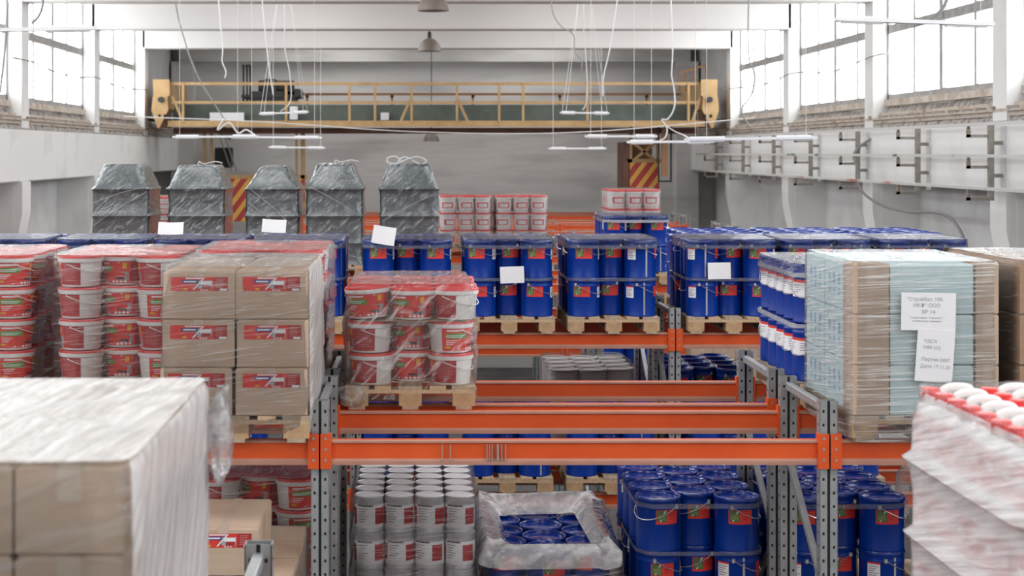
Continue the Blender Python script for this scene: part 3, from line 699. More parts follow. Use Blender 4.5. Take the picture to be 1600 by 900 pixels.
def mk_carton(w, d, h, front=True, side=False, art=True, m='card'):
    def f():
        t = thing('cardboard_box', '', 'box')
        MB().box(-w/2, w/2, 0, d, 0, h, b=.006).build('carton', m, t)
        g = .004
        for s in (-1, 1): MB().box(s*g if s > 0 else -w/2+.008, w/2-.008 if s > 0 else -g, .006, d-.006, h, h+.004).build('top_flap', m, t)
        MB().box(-.025, .025, .0, d, h+.004, h+.0045).box(-.025, .025, -.0006, 0, h*.62, h+.0045).build('tape', 'tape', t)
        if art:
            L = MB(); o = (0, 0, 0)
            P = lambda x0, x1, z0, z1, mi, off, sl=0: L.plate((0,0,0), (1,0,0), (0,0,1), x0, x1, z0, z1, mi, sl, off)
            a, b = -w*.40, w*.40; z0, z1 = h*.60, h*.90; q = (z1-z0)
            P(a, b, z0, z1, 0, .001); P(b-(b-a)*.24, b, z0, z1, 5, .0016)
            for k in range(6): P(b-(b-a)*.21, b-(b-a)*(.05+.02*(k % 3)), z1-q*(.17+.12*k), z1-q*(.14+.12*k), 8, .002)
            P(a+(b-a)*.20, a+(b-a)*.50, z1-q*.46, z1-q*.20, 1, .0016); P(a+(b-a)*.23, a+(b-a)*.45, z1-q*.38, z1-q*.28, 3, .002)
            P(a+(b-a)*.26, a+(b-a)*.56, z1-q*.14, z1-q*.05, 3, .0016)
            P(a+(b-a)*.48, a+(b-a)*.73, z0+q*.14, z0+q*.74, 2, .0018); P(a+(b-a)*.52, a+(b-a)*.72, z0+q*.44, z0+q*.70, 3, .002); P(a+(b-a)*.55, a+(b-a)*.71, z0+q*.16, z0+q*.42, 5, .0022)
            P(a+(b-a)*.375, a+(b-a)*.385, z0+q*.10, z0+q*.95, 4, .0022, (b-a)*.19); P(a+(b-a)*.385, a+(b-a)*.415, z0+q*.10, z0+q*.95, 3, .0026, (b-a)*.19)
            for k in range(3): P(a+(b-a)*(.52+.05*k), a+(b-a)*(.55+.05*k), z0+q*.03, z0+q*.1, 3, .0026)
            P(a+(b-a)*.86, a+(b-a)*.985, z0+q*.03, z0+q*.18, 3, .0022); P(a+(b-a)*.22, a+(b-a)*.29, z0+q*.08, z0+q*.2, 6, .002)
            for k in range(5): P(a+(b-a)*.02, a+(b-a)*(.16-.01*(k % 3)), z1-q*(.2+.13*k), z1-q*(.15+.13*k), 7, .0018)
            L.build('label', ['red','navy','picgrey','paper','ink','red2','yellow','redlid','pink'], t)
        return t
    return f
def mk_jerrycan():
    t = thing('white_jerrycan', '', 'canister'); w, d, h = .206, .132, .205
    b = MB()
    def sec(z, k, kd=None):
        kd = kd or k; out = []; W, D = w/2*k, d/2*kd; c = .025
        for sx, sy in ((-1,-1),(1,-1),(1,1),(-1,1)):
            for j in range(3):
                a = {(-1,-1):180,(1,-1):270,(1,1):0,(-1,1):90}[(sx,sy)]+45*j
                out.append((sx*(W-c)+c*math.cos(R(a)), sy*(D-c)+c*math.sin(R(a)), z))
        return out
    S_ = [sec(0,.95),sec(.012,1),sec(h-.03,1),sec(h-.008,.94,.9),sec(h,.86,.78)]
    vs = [p for s in S_ for p in s]; n = 12
    b.add(vs, [tuple(range(n-1,-1,-1)), tuple(4*n+i for i in range(n))]+[(k*n+i, k*n+(i+1)%n, k*n+n+(i+1)%n, k*n+n+i) for k in range(4) for i in range(n)])
    b.build('body', 'white', t)
    hd = MB().tube(smooth([(-.092,0,h-.016),(-.090,0,h+.036),(-.068,0,h+.060),(-.004,0,h+.060),(.026,0,h+.036),(.030,0,h-.014)], 4), .014, 10); hd.build('handle', 'white', t)
    MB().lathe([(.034,h-.004),(.034,h+.014),(0,h+.014)], 18, 0, (.064,0,0)).build('neck', 'white', t)
    c = MB().lathe([(.0305,h+.012),(.031,h+.054),(.028,h+.058),(0,h+.058)], 20, 0, (.064,0,0))
    c.build('cap', 'redlid', t)
    L = MB().plate((-w/2-.0008, 0, 0), (0,-1,0), (0,0,1), -d*.42, d*.42, .03, .17, 0).plate((-w/2-.0012, 0, 0), (0,-1,0), (0,0,1), -d*.24, d*.24, .10, .13, 1)
    L.plate((w/2+.0008, 0, 0), (0,1,0), (0,0,1), -d*.42, d*.42, .03, .17, 0).plate((w/2+.0012, 0, 0), (0,1,0), (0,0,1), -d*.24, d*.24, .10, .13, 1)
    L.plate((0,-d/2-.0008,0), (1,0,0), (0,0,1), -.07, .07, .05, .16, 0)
    L.build('label', ['redlid','paper'], t); return t

# ---- packing patterns: two at the edges, one nested between, and so on
ORD = ['front','second','third','fourth','fifth','sixth','rear']
def nest(x, y, d, half, rows=7):
    out = []
    for i in range(rows):
        yy = y+d/2+.012+i*(d*.535)
        if i % 2 == 0: out += [(x-half, yy, f'{ORD[i]} left', i, -1), (x+half, yy, f'{ORD[i]} right', i, 1)]
        else: out.append((x, yy, f'{ORD[i]} middle', i, 0))
    return out
def jit(a): return (rnd.random()-.5)*a
def drums(x, y, z, where, layers=2, full=1, keep=None, sides=True, rots=None, kindf=None, d=.2935, half=.25, zs=1.0, noun='blue pail', group=None, rows=7):
    lay = ['lower','upper'] if layers == 2 else ['only']
    for L in range(layers):
        topmost = L == layers-1
        for (px_, py_, nm, i, s) in nest(x, y, d, half, rows):
            if keep and i >= keep: continue
            if not topmost and i > 1 and (s == 0 or (sides is not True and s != sides)): continue
            v = rnd.choice([0,0,1,2]) if i > 1 else {(0,-1):0,(0,1):rnd.choice([0,2]),(1,0):1}[(i,s)]
            if rots and i < 2: v = rots[L][{-1:0,0:1,1:2}[s]]
            rz = R(jit(24)) if i < 2 else R(jit(300))
            o = place(f'drum{v}', mk_drum(v), (px_+jit(.006), py_+jit(.006), z+.144+L*.335*zs), rz, f"{noun}, {nm} of {lay[L]} layer, {where}", group or 'blue pails on pallets')
            o.scale = (1, 1, zs)
def slab(x0, x1, y0, y1, r, n=5):
    pts = []
    for cx_, cy_, a in ((x1-r,y0+r,270),(x1-r,y1-r,0),(x0+r,y1-r,90),(x0+r,y0+r,180)):
        for k in range(n): pts.append((cx_+r*math.cos(R(a+90*k/(n-1))), cy_+r*math.sin(R(a+90*k/(n-1)))))
    return pts
def strap(x, y, z, label, w=.395, d0=.0, d1=.95, h=.028, m='band', r=.15):
    ring = slab(-w-.008, w+.008, d0-.006, d1, r, 6); n = len(ring); b = MB()
    vs = [(p[0], p[1], zz+jit(.006)) for zz in (0, h) for p in ring]
    b.add(vs, [(i, (i+1)%n, n+(i+1)%n, n+i) for i in range(n)])
    return tag(b.build('wrap_band', m, loc=(x, y, z)), label, 'plastic band', 'bands around the pails')
def shell(x, y, z, w, d, prof, label, m='film', r=.05, amp=.012, seed=0, top='film_top', topz=None, nseg=64, name='stretch_film', freq=3.0, tops=True, m2=None, flank=1):
    # film drawn round a load: prof = (height, outset) rings; gentle wrinkles; a sagging sheet on top
    base = []
    def ring(o):
        rr = max(r+o, .01); per = slab(-w/2-o, w/2+o, -o, d+o, rr, 5); P = []
        q = per+[per[0]]; Ls = [math.dist(q[i], q[i+1]) for i in range(len(per))]; tot = sum(Ls)
        for k in range(nseg):
            s = tot*k/nseg; i = 0
            while s > Ls[i]: s -= Ls[i]; i += 1
            f = s/Ls[i] if Ls[i] else 0
            P.append((q[i][0]+(q[i+1][0]-q[i][0])*f, q[i][1]+(q[i+1][1]-q[i][1])*f))
        return P
    b = MB(); vs = []
    for zz, o in prof:
        for k, p in enumerate(ring(o)):
            n_ = noise.noise(Vector((p[0]*freq+seed*7.1, p[1]*freq, zz*freq*4)))*amp
            ex = p[0]; ey = p[1]-d/2; l = math.hypot(ex, ey) or 1
            vs.append((p[0]+ex/l*n_, p[1]+ey/l*n_, zz+n_*.6))
    n = nseg
    b.add(vs, [(k*n+i, k*n+(i+1)%n, k*n+n+(i+1)%n, k*n+n+i) for k in range(len(prof)-1) for i in range(n)])
    if m2:
        for q, f in enumerate(b.f):
            A, B_, D_ = (Vector(b.v[f[e]]) for e in (0, 1, 3))
            nn = (B_-A).cross(D_-A)
            if nn.length and nn.normalized().x*flank > .6: b.m[q] = 1
    o = tag(b.build(name, [m, m2 or m], loc=(x, y, z), ang=60), label, 'stretch film')
    if tops:
        G = 14; tz = topz if topz is not None else prof[-1][0]; tm = MB(); ring_ = ring(prof[-1][1])
        cvs = []
        for j in range(7):
            f = 1-j/6
            for k, p in enumerate(ring_):
                qx = p[0]*f; qy = d/2+(p[1]-d/2)*f
                cvs.append((qx, qy, tz+noise.noise(Vector((qx*5+seed, qy*5, 3)))*amp*1.2*(1 if j else .3)))
        tm.add(cvs, [(k*n+i, k*n+(i+1)%n, k*n+n+(i+1)%n, k*n+n+i) for k in range(6) for i in range(n)])
        tm.build('top_sheet', top, o, ang=60)
    return o
def sheet(x, y, z, w, h, label, tilt=0, lean=0, lines=3):
    t = thing('paper_sheet', label, 'paper', (x, y, z), 0, 'paper sheets on pallet loads'); t.rotation_euler = (R(lean), R(tilt), 0)
    p = MB(); G = 6
    vs = [(-w/2+w*i/G, .012*math.sin(i/G*3.1)-.012, -h/2+h*j/2) for j in range(3) for i in range(G+1)]
    p.add(vs, [(j*(G+1)+i, j*(G+1)+i+1, (j+1)*(G+1)+i+1, (j+1)*(G+1)+i) for j in range(2) for i in range(G)]).build('page', 'paper', t)
    return t

# ------------------------------------------------------------------ third row, upper level: blue pails
YC = 14.0
def cload(x, where, rots=None, sides=True, keep=None):
    pallet(x, YC-.02, LV1, f'wooden pallet under the blue pails, {where}')
    drums(x, YC, LV1, where, rots=rots, sides=sides, keep=keep)
    strap(x, YC, LV1+.144+.60, f'clear upper band around the pails, {where}')
    strap(x, YC, LV1+.144+.315, f'dark clear lower band around the pails, {where}')
    shell(x, YC, LV1+.144, .80, 1.0, [(.59,.004),(.66,.006),(.685,.0)], f'clear film cap over pails, {where}', 'film_clear', r=.15, amp=.006, top='film_clear', topz=.682, nseg=40, name='stretch_film')
cload(-3.68, 'third row, at the photo edge')
cload(-2.78, 'third row, behind nested red buckets', sides=1)
cload(-1.92, 'third row, behind the sheet and cartons', sides=1)
cload(-1.03, 'third row, behind tall carton stack', sides=1, rots=((0,1,1),(0,1,1)))
cload(-.08, 'third row, under the tilted sheet', rots=((0,1,0),(0,0,0)))
cload(.815, 'third row, left of the lone pallet', rots=((0,1,0),(0,1,0)))
cload(1.73, 'third row, beside middle upright', rots=((0,1,2),(0,1,2)))
cload(2.78, 'third row, right of middle upright', rots=((2,0,0),(2,1,0)), sides=-1)
cload(3.62, 'third row, behind white banded pails', sides=-1)
cload(4.47, 'third row, last before the wall', sides=-1)
for x, lab in ((2.95, 'fourth row, first in the right bay'), (3.8, 'fourth row, second in the right bay'), (4.65, 'fourth row, last in the right bay')):
    pallet(x, 15.22, LV1, f'wooden pallet under blue pails, {lab}'); drums(x, 15.24, LV1, lab, sides=-1)
sheet(-2.14, 13.97, LV1+.92, .22, .115, 'white sheet standing on blue pails behind the buckets', lean=-25)
sheet(-1.24, 13.985, LV1+.94, .21, .12, 'white sheet standing on blue pails behind the cartons', 3, -20)
sheet(-.28, 13.96, LV1+.86, .20, .16, 'tilted white sheet taped over the blue pails', 9, -12)
sheet(.84, 13.992, LV1+.515, .21, .145, 'white sheet taped to the band of left middle pails', -2)
sheet(2.65, 13.992, LV1+.55, .20, .145, 'white sheet taped to the band right of the upright', -1)

# third row, second level: only their fronts show between the beams
for x, lab in ((-2.6,'far left'), (-1.7,'behind the stacked cartons'), (-.1,'left of the middle'), (.80,'left of gap above open wrap'), (1.72,'above the open wrapped pails'), (2.8,'beyond the diagonal brace'), (3.7,'behind the braced uprights')):
    pallet(x, YC-.02, LV2, f'wooden pallet on the second level, {lab}')
    drums(x, YC, LV2, f'second level, {lab}', keep=3, sides=False)

# ------------------------------------------------------------------ first and second rows
YA, YB2 = 8.75, 10.02
# cartons on the first row, left bay
XA = -.985
pallet(XA, YA-.01, LV1, 'wooden pallet under the two-wide stack of labelled cartons')
RN3 = ['bottom','middle','top']
for L in range(3):
    for d_ in range(3):
        for k in (0, 1):
            if L < 2 and d_ == 1: continue
            dx = jit(.012)+(-.015 if L == 0 and k == 0 else 0)
            place('cartonA', mk_carton(.392, .392, .258), (XA+(-.199 if k == 0 else .199)+dx, YA+.004+d_*.398+(jit(.012) if d_ == 0 else 0), LV1+.144+L*.264), R(jit(1.5)), f"labelled carton, {RN3[L]} layer, {['front','middle','rear'][d_]} {['left','right'][k]}, stack left of the empty beam", 'labelled cartons, upper stack')
shell(XA, YA, LV1+.05, .80, 1.195, [(0,.01),(.09,.012),(.2,.022),(.34,.012),(.36,.02),(.5,.016),(.62,.014),(.64,.020),(.80,.012),(.885,.006),(.905,-.006)], 'clear stretch film around the two-wide labelled carton stack', 'film', amp=.014, seed=2, topz=.912, m2='film_side')
# red buckets on the second row, left bay
def buckets(x, y, z, where, layers, top3=False, sides=True, keep=None, toponly=False):
    LN = ['bottom','second','third','top']
    if layers == 3: LN = ['bottom','middle','top']
    for L in range(layers):
        topm = L == layers-1
        if toponly and not topm: continue
        for (bx, by, nm, i, s) in nest(x, y, .292, .250):
            if keep and i >= keep: continue
            if not topm and i > 1 and (s == 0 or (sides is not True and s != sides)): continue
            v = {-1:1, 0:0, 1:rnd.choice([1,2,2,2])}[s] if i < 2 else rnd.choice([0,1,2])
            place(f'bucket{v}', mk_bucket(v), (bx+jit(.01), by+jit(.006), z+.144+L*.1985), R(jit(14)) if i < 2 else R(jit(200)), f"red lidded bucket, {nm} of {LN[L]} layer, {where}", 'red lidded paint buckets')
for x, w, lab, sd in ((-2.82, 'far', 'wrapped stack at photo edge', 1), (-1.88, 'mid', 'stack left of the cartons', True)):
    pallet(x, YB2-.02, LV1, f'wooden pallet under red buckets, {lab}')
    buckets(x, YB2, LV1, lab, 4, sides=sd)
    shell(x, YB2, LV1+.05, .82, 1.17, [(0,.004),(.1,.008),(.28,.018),(.3,.006),(.48,.018),(.5,.006),(.68,.018),(.70,.006),(.87,.014),(.892,.0)], f'clear stretch film around the red buckets, {lab}', 'film', r=.13, amp=.014, seed=x, topz=.893)
pallet(-.98, YB2-.02, LV1, 'wooden pallet under red buckets hidden behind the cartons')
buckets(-.98, YB2, LV1+.03, 'behind labelled cartons', 4, toponly=True)
shell(-.98, YB2, LV1+.05, .82, 1.17, [(0,.004),(.3,.01),(.6,.012),(.9,.014),(.925,.0)], 'clear stretch film over red lids behind the cartons', 'film', r=.13, amp=.014, seed=9, topz=.925)
# support stack for the hidden red buckets' layer below (seen only as white sides through the film)
for L in range(3):
    for (bx, by, nm, i, s) in nest(-.98, YB2, .292, .25):
        if i in (0, 1) or (i % 2 == 0 and s > 0): place('bucket1', mk_bucket(1), (bx, by, LV1+.144+.01+L*.205), R(jit(200)), f"red lidded bucket, {nm} of {['bottom','second','third'][L]} layer, behind labelled cartons", 'red lidded paint buckets')
# the lone bucket pallet on the middle bay
XB = -.035
pallet(XB, YB2-.16, LV1, 'wooden pallet under the lone bucket stack on the bare beams')
buckets(XB, YB2-.14, LV1, 'lone bucket pallet', 2, sides=True)
tag(MB().box(-.36, .36, .02, 1.14, 0, .004).build('layer_card', 'card2', loc=(XB+.01, YB2-.14, LV1+.144+2*.1985-.002)), 'brown cardboard layer sheet under the top buckets of the lone pallet', 'cardboard sheet')
for j in range(4):
    for k in (0, 1, 2):
        v = {0:0, 1:0, 2:1}[k]
        o = place(f'bucket{v}', mk_bucket(v), (XB-.255+k*.268+jit(.008), YB2+.02+j*.285, LV1+.144+2*.1985+.006), R([14,6,-10][k]+jit(8)) if j == 0 else R(jit(200)), f"red lidded bucket, {['front','second','third','rear'][j]} {['left','middle','right'][k]} of the top layer, lone bucket pallet", 'red lidded paint buckets')
        if j == 0 and k == 0: o.rotation_euler[1] = R(-4); o.location.z += .012; o.location.x -= .004
shell(XB, YB2-.14, LV1+.08, .81, 1.17, [(-.02,.012),(.06,.012),(.24,.022),(.26,.008),(.44,.022),(.462,.012),(.50,.004),(.62,.0),(.665,-.01),(.685,-.03)], 'clear stretch film around the lone red bucket pallet', 'film_lone', r=.12, amp=.018, seed=11, topz=.69)
shell(XB-.36, YB2-.17, LV1+.06, .12, .10, [(-.04,.0),(.0,.03),(.05,.02),(.08,-.02)], 'bunched film tail at the corner of the lone bucket pallet', 'film_tail', r=.04, amp=.05, seed=14, nseg=24, freq=14, tops=False, name='film_tail')
# white banded pails on the second row, right bay
pallet(2.765, YB2-.02, LV1, 'wooden pallet under the white banded blue pails')
for L in (0, 1):
    for j in range(5):
        for k in (0, 1, 2):
            if L == 0 and k == 2 and j > 0: continue
            place('datapail', mk_datapail, (2.52+k*.258+jit(.006), YB2+.14+j*.236+jit(.008), LV1+.144+L*.365), R(-60+jit(50)), f"white banded blue pail, {['lower','upper'][L]} layer, {['front','second','third','fourth','rear'][j]} {['left','middle','right'][k]}, beside the pale blue load", 'white banded blue pails')
strap(2.78, YB2, LV1+.144+.655, 'pale band around the upper white banded pails', w=.395, d1=1.22, m='bandw', r=.12)
strap(2.78, YB2, LV1+.144+.335, 'pale band around the lower white banded pails', w=.395, d1=1.22, m='bandw', r=.12)
shell(2.78, YB2, LV1+.144, .80, 1.21, [(.60,.004),(.72,.008),(.742,.0)], 'clear film cap over the white banded pails', 'film_clear', r=.12, amp=.008, top='film_clear', topz=.742, nseg=40, name='stretch_film')
# pale blue load on the first row, right bay
XP = 2.79
pallet(XP, YA+.01, LV1, 'wooden pallet under the pale blue wrapped load')
def mk_pb(w, d, h, dots):
    def f():
        t = thing('pale_blue_pack', '', 'box'); MB().box(-w/2, w/2, 0, d, 0, h, b=.008).build('pack', 'paleblue', t)
        if dots:
            L = MB()
            for k, yy in enumerate((.08, .19, .29)):
                L.plate((-w/2-.001, 0, 0), (0,-1,0), (0,0,1), -yy-.04, -yy, h*.50, h*.74, 0 if k == 2 else 1).plate((-w/2-.001, 0, 0), (0,-1,0), (0,0,1), -yy-.035, -yy-.005, h*.28, h*.42, 2)
            L.build('print', ['cyan','navyprint','cyan'], t)
        return t
    return f
M['navyprint'] = mat('faded blue print', (.30,.46,.66), .6)
for L in range(3):
    z = LV1+.144+L*.278
    for nm, x0, x1, y0, y1, mk, kd in (('front left', -.40, -.20, 0, .22, 'card', 'corner carton'), ('front right', .27, .40, 0, .22, 'card', 'corner carton')):
        place(f'cor{nm}', mk_carton(x1-x0-.006, y1-y0-.006, .274, art=False), (XP+(x0+x1)/2, YA+y0+.003, z), 0, f"plain brown corner carton, {nm}, {['bottom','middle','top'][L]} of the pale blue load", 'corner cartons of the pale blue load')
    for nm, x0, x1, y0, y1 in (('front', -.195, .265, .012, .22), ('left flank', -.39, 0, .23, .66), ('left rear', -.39, 0, .665, 1.09), ('right flank', .005, .39, .23, .66), ('right rear', .005, .39, .665, 1.09)):
        place(f'pb{nm}', mk_pb(x1-x0-.006, y1-y0-.006, .272, 'left' in nm), (XP+(x0+x1)/2, YA+y0+.003, z), 0, f"pale blue packed carton, {nm}, {['bottom','middle','top'][L]} layer", 'pale blue cartons')
shell(XP, YA, LV1, .80, 1.1, [(.0,.0),(.05,.010),(.12,.014),(.2,.014),(.4,.012),(.6,.012),(.8,.012),(.97,.01),(.985,-.004)], 'streaky stretch film around the pale blue load', 'film_side2', amp=.010, seed=21, topz=.99)
def notice(x, y, z, w, h, label, rows, tilt=0):
    t = thing('paper_notice', label, 'paper', (x, y, z)); t.rotation_euler = (0, R(tilt), 0)
    MB().box(-w/2, w/2, 0, .0015, -h/2, h/2).build('page', 'paper', t)
    for s, sz, dx, dz in rows:
        cu = bpy.data.curves.new('lettering', 'FONT'); cu.body = s; cu.size = sz; cu.align_x = 'CENTER'; cu.resolution_u = 2
        tmp = bpy.data.objects.new('tmp', cu); C.objects.link(tmp)
        me = bpy.data.meshes.new_from_object(tmp.evaluated_get(bpy.context.evaluated_depsgraph_get())); bpy.data.objects.remove(tmp)
        me.materials.clear(); me.materials.append(M['inkpale'])
        o = bpy.data.objects.new('lettering', me); C.objects.link(o); o.parent = t; o.location = (dx, -.001, dz); o.rotation_euler = (R(90), 0, 0)
    return t
sc_ = 8.72/2500
notice((1451-650)*sc_, 8.722, EYE-(487-238)*sc_, .298, .206, 'white printed sheet pinned flat on the pale blue load', (('"Стройбат, МА', .028, -.02, .058), ('НКФ" ООО', .029, -.01, .024), ('№ 14', .031, 0, -.012), ('Ограничение - Упаковка 1', .0145, -.01, -.038), ('температура хранения', .0145, -.01, -.056)), 1)
notice((1461-650)*sc_, 8.7205, EYE-(556-238)*sc_, .205, .285, 'tilted printed sheet hanging below the other sheet', (('ЧДСА', .025, -.03, .070), ('5400 (32)', .025, -.02, .036), ('Партия 0007', .027, .005, -.030), ('Дата 17.11.20', .027, .005, -.068)), 4)
# brown cartons at the edge of the first row
pallet(3.70, YA, LV1, 'wooden pallet under the brown cartons cut by the edge')
for L in range(3):
    for j in range(3):
        for k in (0, 1): place('cartonE', mk_carton(.395, .395, .272, art=False, m='card2'), (3.50+k*.4, YA+j*.4, LV1+.144+L*.278), 0, f"plain dark brown carton cut by the photo edge, {RN3[L]} layer, {['front','middle','rear'][j]} {['left','right'][k]}", 'brown cartons at the edge')
shell(3.70, YA, LV1+.05, .80, 1.195, [(0,.008),(.3,.012),(.6,.012),(.92,.01),(.94,-.004)], 'clear stretch film around the brown cartons at the edge', 'film', amp=.01, seed=31, topz=.945)

# ------------------------------------------------------------------ second level of the first two rows
# red buckets, cartons
pallet(-1.0, YB2-.02, LV2, 'wooden pallet under the red buckets of the second level')
buckets(-1.0, YB2, LV2, 'second level behind cartons', 4, sides=1)
shell(-1.0, YB2, LV2+.05, .82, 1.17, [(0,.004),(.28,.014),(.48,.014),(.68,.014),(.87,.012),(.9,.0)], 'clear stretch film around the second level red buckets', 'film', r=.13, amp=.014, seed=41, topz=.9)
pallet(-1.065, YA-.01, LV2, 'wooden pallet under the second level cartons')
for L in range(3):
    for d_ in range(3):
        for k in (0, 1):
            if L == 2 and (d_ == 2): continue
            if L == 0 and d_ == 1: continue
            place('cartonA', None, (-1.065-(.199 if k == 0 else -.199)-(.19 if L == 2 else 0), YA+.004+d_*(.345 if L == 2 else .398), LV2+.144+L*.264), R(jit(1.2)), f"labelled carton, second level, {RN3[L]} layer, {['front','middle','rear'][d_]} {['left','right'][k]}", 'labelled cartons, second level')
shell(-1.065, YA, LV2+.05, .80, 1.195, [(0,.01),(.3,.014),(.61,.012),(.63,-.0)], 'clear stretch film around the lower layers of second level cartons', 'film', amp=.012, seed=43, tops=False)
# tin cans
pallet(-.01, YB2-.02, LV2, 'wooden pallet under the white topped tin cans')
for L in range(3):
    for j in range(6):
        for k in range(4):
            if L < 2 and j > 0 and k not in (0, 3): continue
            place('can', mk_can, (-.01-.2865+k*.191+jit(.006), YB2+.1+j*.192+jit(.006), LV2+.144+L*.229), R(jit(50)) if j == 0 else R(jit(300)), f"white topped tin can, {RN3[L]} layer, {['front','second','third','fourth','fifth','rear'][j]} row, {['first','second','third','fourth'][k]} from left", 'white topped tin cans')
shell(-.01, YB2, LV2+.05, .79, 1.18, [(0,.004),(.1,.008),(.30,.022),(.325,.004),(.36,.01),(.53,.022),(.55,.004),(.60,.012),(.74,.014),(.782,.008)], 'clear stretch film around the tin cans with ridges between layers', 'film', r=.09, amp=.010, seed=51, tops=False)
# open wrapped blue pails
XO = .84
pallet(XO, YB2-.02, LV2, 'wooden pallet under the open wrapped blue pails')
for i in range(4):
    yy = YB2+.19+i*.298
    for k in (-1, 0, 1):
        y_ = yy+(.0 if k == 0 else .149)
        if i == 3 and k: continue
        place('drum0', None, (XO+k*.272, y_, LV2+.144), R(jit(60)), f"blue pail inside torn open film, {['front','second','third','rear'][i]} {['left','middle','right'][k+1]}", 'blue pails in the torn film')
def torn():
    n = 96; b = MB(); prof = 12; vs = []
    out = slab(-.46, .46, -.07, 1.26, .16, 24)
    for j in range(prof):
        for k in range(n):
            ox, oy = out[k]; cx_, cy_ = 0.0, .60
            ang = math.atan2(oy-cy_, ox-cx_)
            # opening: a rounded trapezium
            ix = .33*math.copysign(abs(math.cos(ang))**.6, math.cos(ang)); iy = .60+(.50 if math.sin(ang) > 0 else .57)*math.copysign(abs(math.sin(ang))**.65, math.sin(ang))
            back = max(0, math.sin(ang)); corner = abs(math.sin(2*ang))
            hi = .405+.16*back*(.1+.9*corner**1.5)+.03*corner+.03*noise.noise(Vector((math.cos(ang)*2.2, math.sin(ang)*2.2, 3)))
            t = j/(prof-1)
            if t < .45: q = t/.45; x = ox; y = oy; z = .02+(hi-.06-.02)*q
            else:
                q = (t-.45)/.55; s = math.sin(q*math.pi)
                x = ox+(ix-ox)*q; y = oy+(iy-oy)*q; z = hi-.06+.075*s*(1-.5*q)+(.392-hi+.06)*q
            a = .042 if t > .1 else .012; x += .018*math.sin(ang*23+4*math.sin(ang*3))*t*(1-t)*2; z += .02*math.sin(ang*17+3*math.sin(ang*2))*t*(1-t)*2
            x += noise.noise(Vector((x*9, y*9, z*9+j*.4)))*a; y += noise.noise(Vector((x*9+5, y*9, z*9+j*.4)))*a; z += noise.noise(Vector((x*10, y*10+7, j*.5)))*a*.9
            vs.append((x, y, z))
    b.add(vs, [(j*n+k, j*n+(k+1)%n, (j+1)*n+(k+1)%n, (j+1)*n+k) for j in range(prof-1) for k in range(n)], 0)
    for f in range(len(b.f)): b.m[f] = 1 if f//n >= 4 else 0
    return tag(b.build('torn_film', ['film', 'film_heavy'], loc=(XO, YB2, LV2+.1), ang=70), 'crumpled milky film torn open around the blue pails', 'stretch film')
torn()
# blue pails in the middle and right bay below
pallet(1.79, YB2-.02, LV2, 'wooden pallet under the banded pails beside the braced uprights')
drums(1.79, YB2, LV2, 'second row, beside the braced uprights', rots=((0,1,2),(1,1,0)))
strap(1.79, YB2, LV2+.144+.615, 'dark upper band around the pails beside the braced uprights')
strap(1.79, YB2, LV2+.144+.32, 'dark lower band around the pails beside the braced uprights')
pallet(2.71, YB2-.02, LV2, 'wooden pallet under pails behind the front upright')
drums(2.71, YB2, LV2, 'second row, behind the front upright', rots=((2,1,2),(0,1,0)), sides=-1)
strap(2.71, YB2, LV2+.144+.615, 'dark upper band around the pails behind the front upright')
pallet(3.72, YB2-.02, LV2, 'wooden pallet under pails right of the front upright')
drums(3.72, YB2, LV2, 'second row, right of front upright', keep=3, sides=-1)
shell(3.72, YB2, LV2+.1, .82, 1.1, [(.1,.01),(.4,.016),(.68,.014),(.73,-.02)], 'clear film around pails at the edge of the canisters', 'film', r=.13, seed=57, topz=.735)

# ------------------------------------------------------------------ fourth and fifth rows, second level
pallet(1.69, 15.22, LV2, 'wooden pallet under the grey lidded pails')
for L in (0, 1):
    for j in range(4):
        for k in range(3):
            if L == 0 and j: continue
            place('greypail', mk_greypail, (1.69-.275+k*.275+jit(.01), 15.40+j*.285+(0.07 if k == 2 else 0), LV2+.144+L*.385), 0, f"grey lidded pail, {['lower','upper'][L]} layer, {['front','second','third','rear'][j]} {['left','middle','right'][k]}, under the third row", 'grey lidded pails')
shell(1.69, 15.25, LV2+.144, .84, 1.16, [(0,.01),(.4,.012),(.78,.012),(.80,-.01)], 'clear film around the grey lidded pails', 'film', r=.13, seed=61, tops=False)
pallet(2.78, 15.22, LV2, 'wooden pallet under the dark pails behind the middle upright')
drums(2.78, 15.24, LV2, 'fourth row, behind middle upright', zs=1.16)
pallet(2.62, 19.2, LV2, 'wooden pallet under the blue pails of the fifth row')
drums(2.62, 19.22, LV2, 'fifth row, second level', keep=2)
pallet(3.7, 19.2, LV2, 'wooden pallet under the plain cartons of the fifth row')
for L in range(4):
    for j in range(1):
        for k in range(3): place('cartonF', mk_carton(.262, .39, .17, art=False), (3.44+k*.266, 19.22+j*.4, LV2+.144+L*.175), 0, f"small plain carton below the third row, {['bottom','second','third','top'][L]} layer, {['left','middle','right'][k]}", 'small plain cartons')

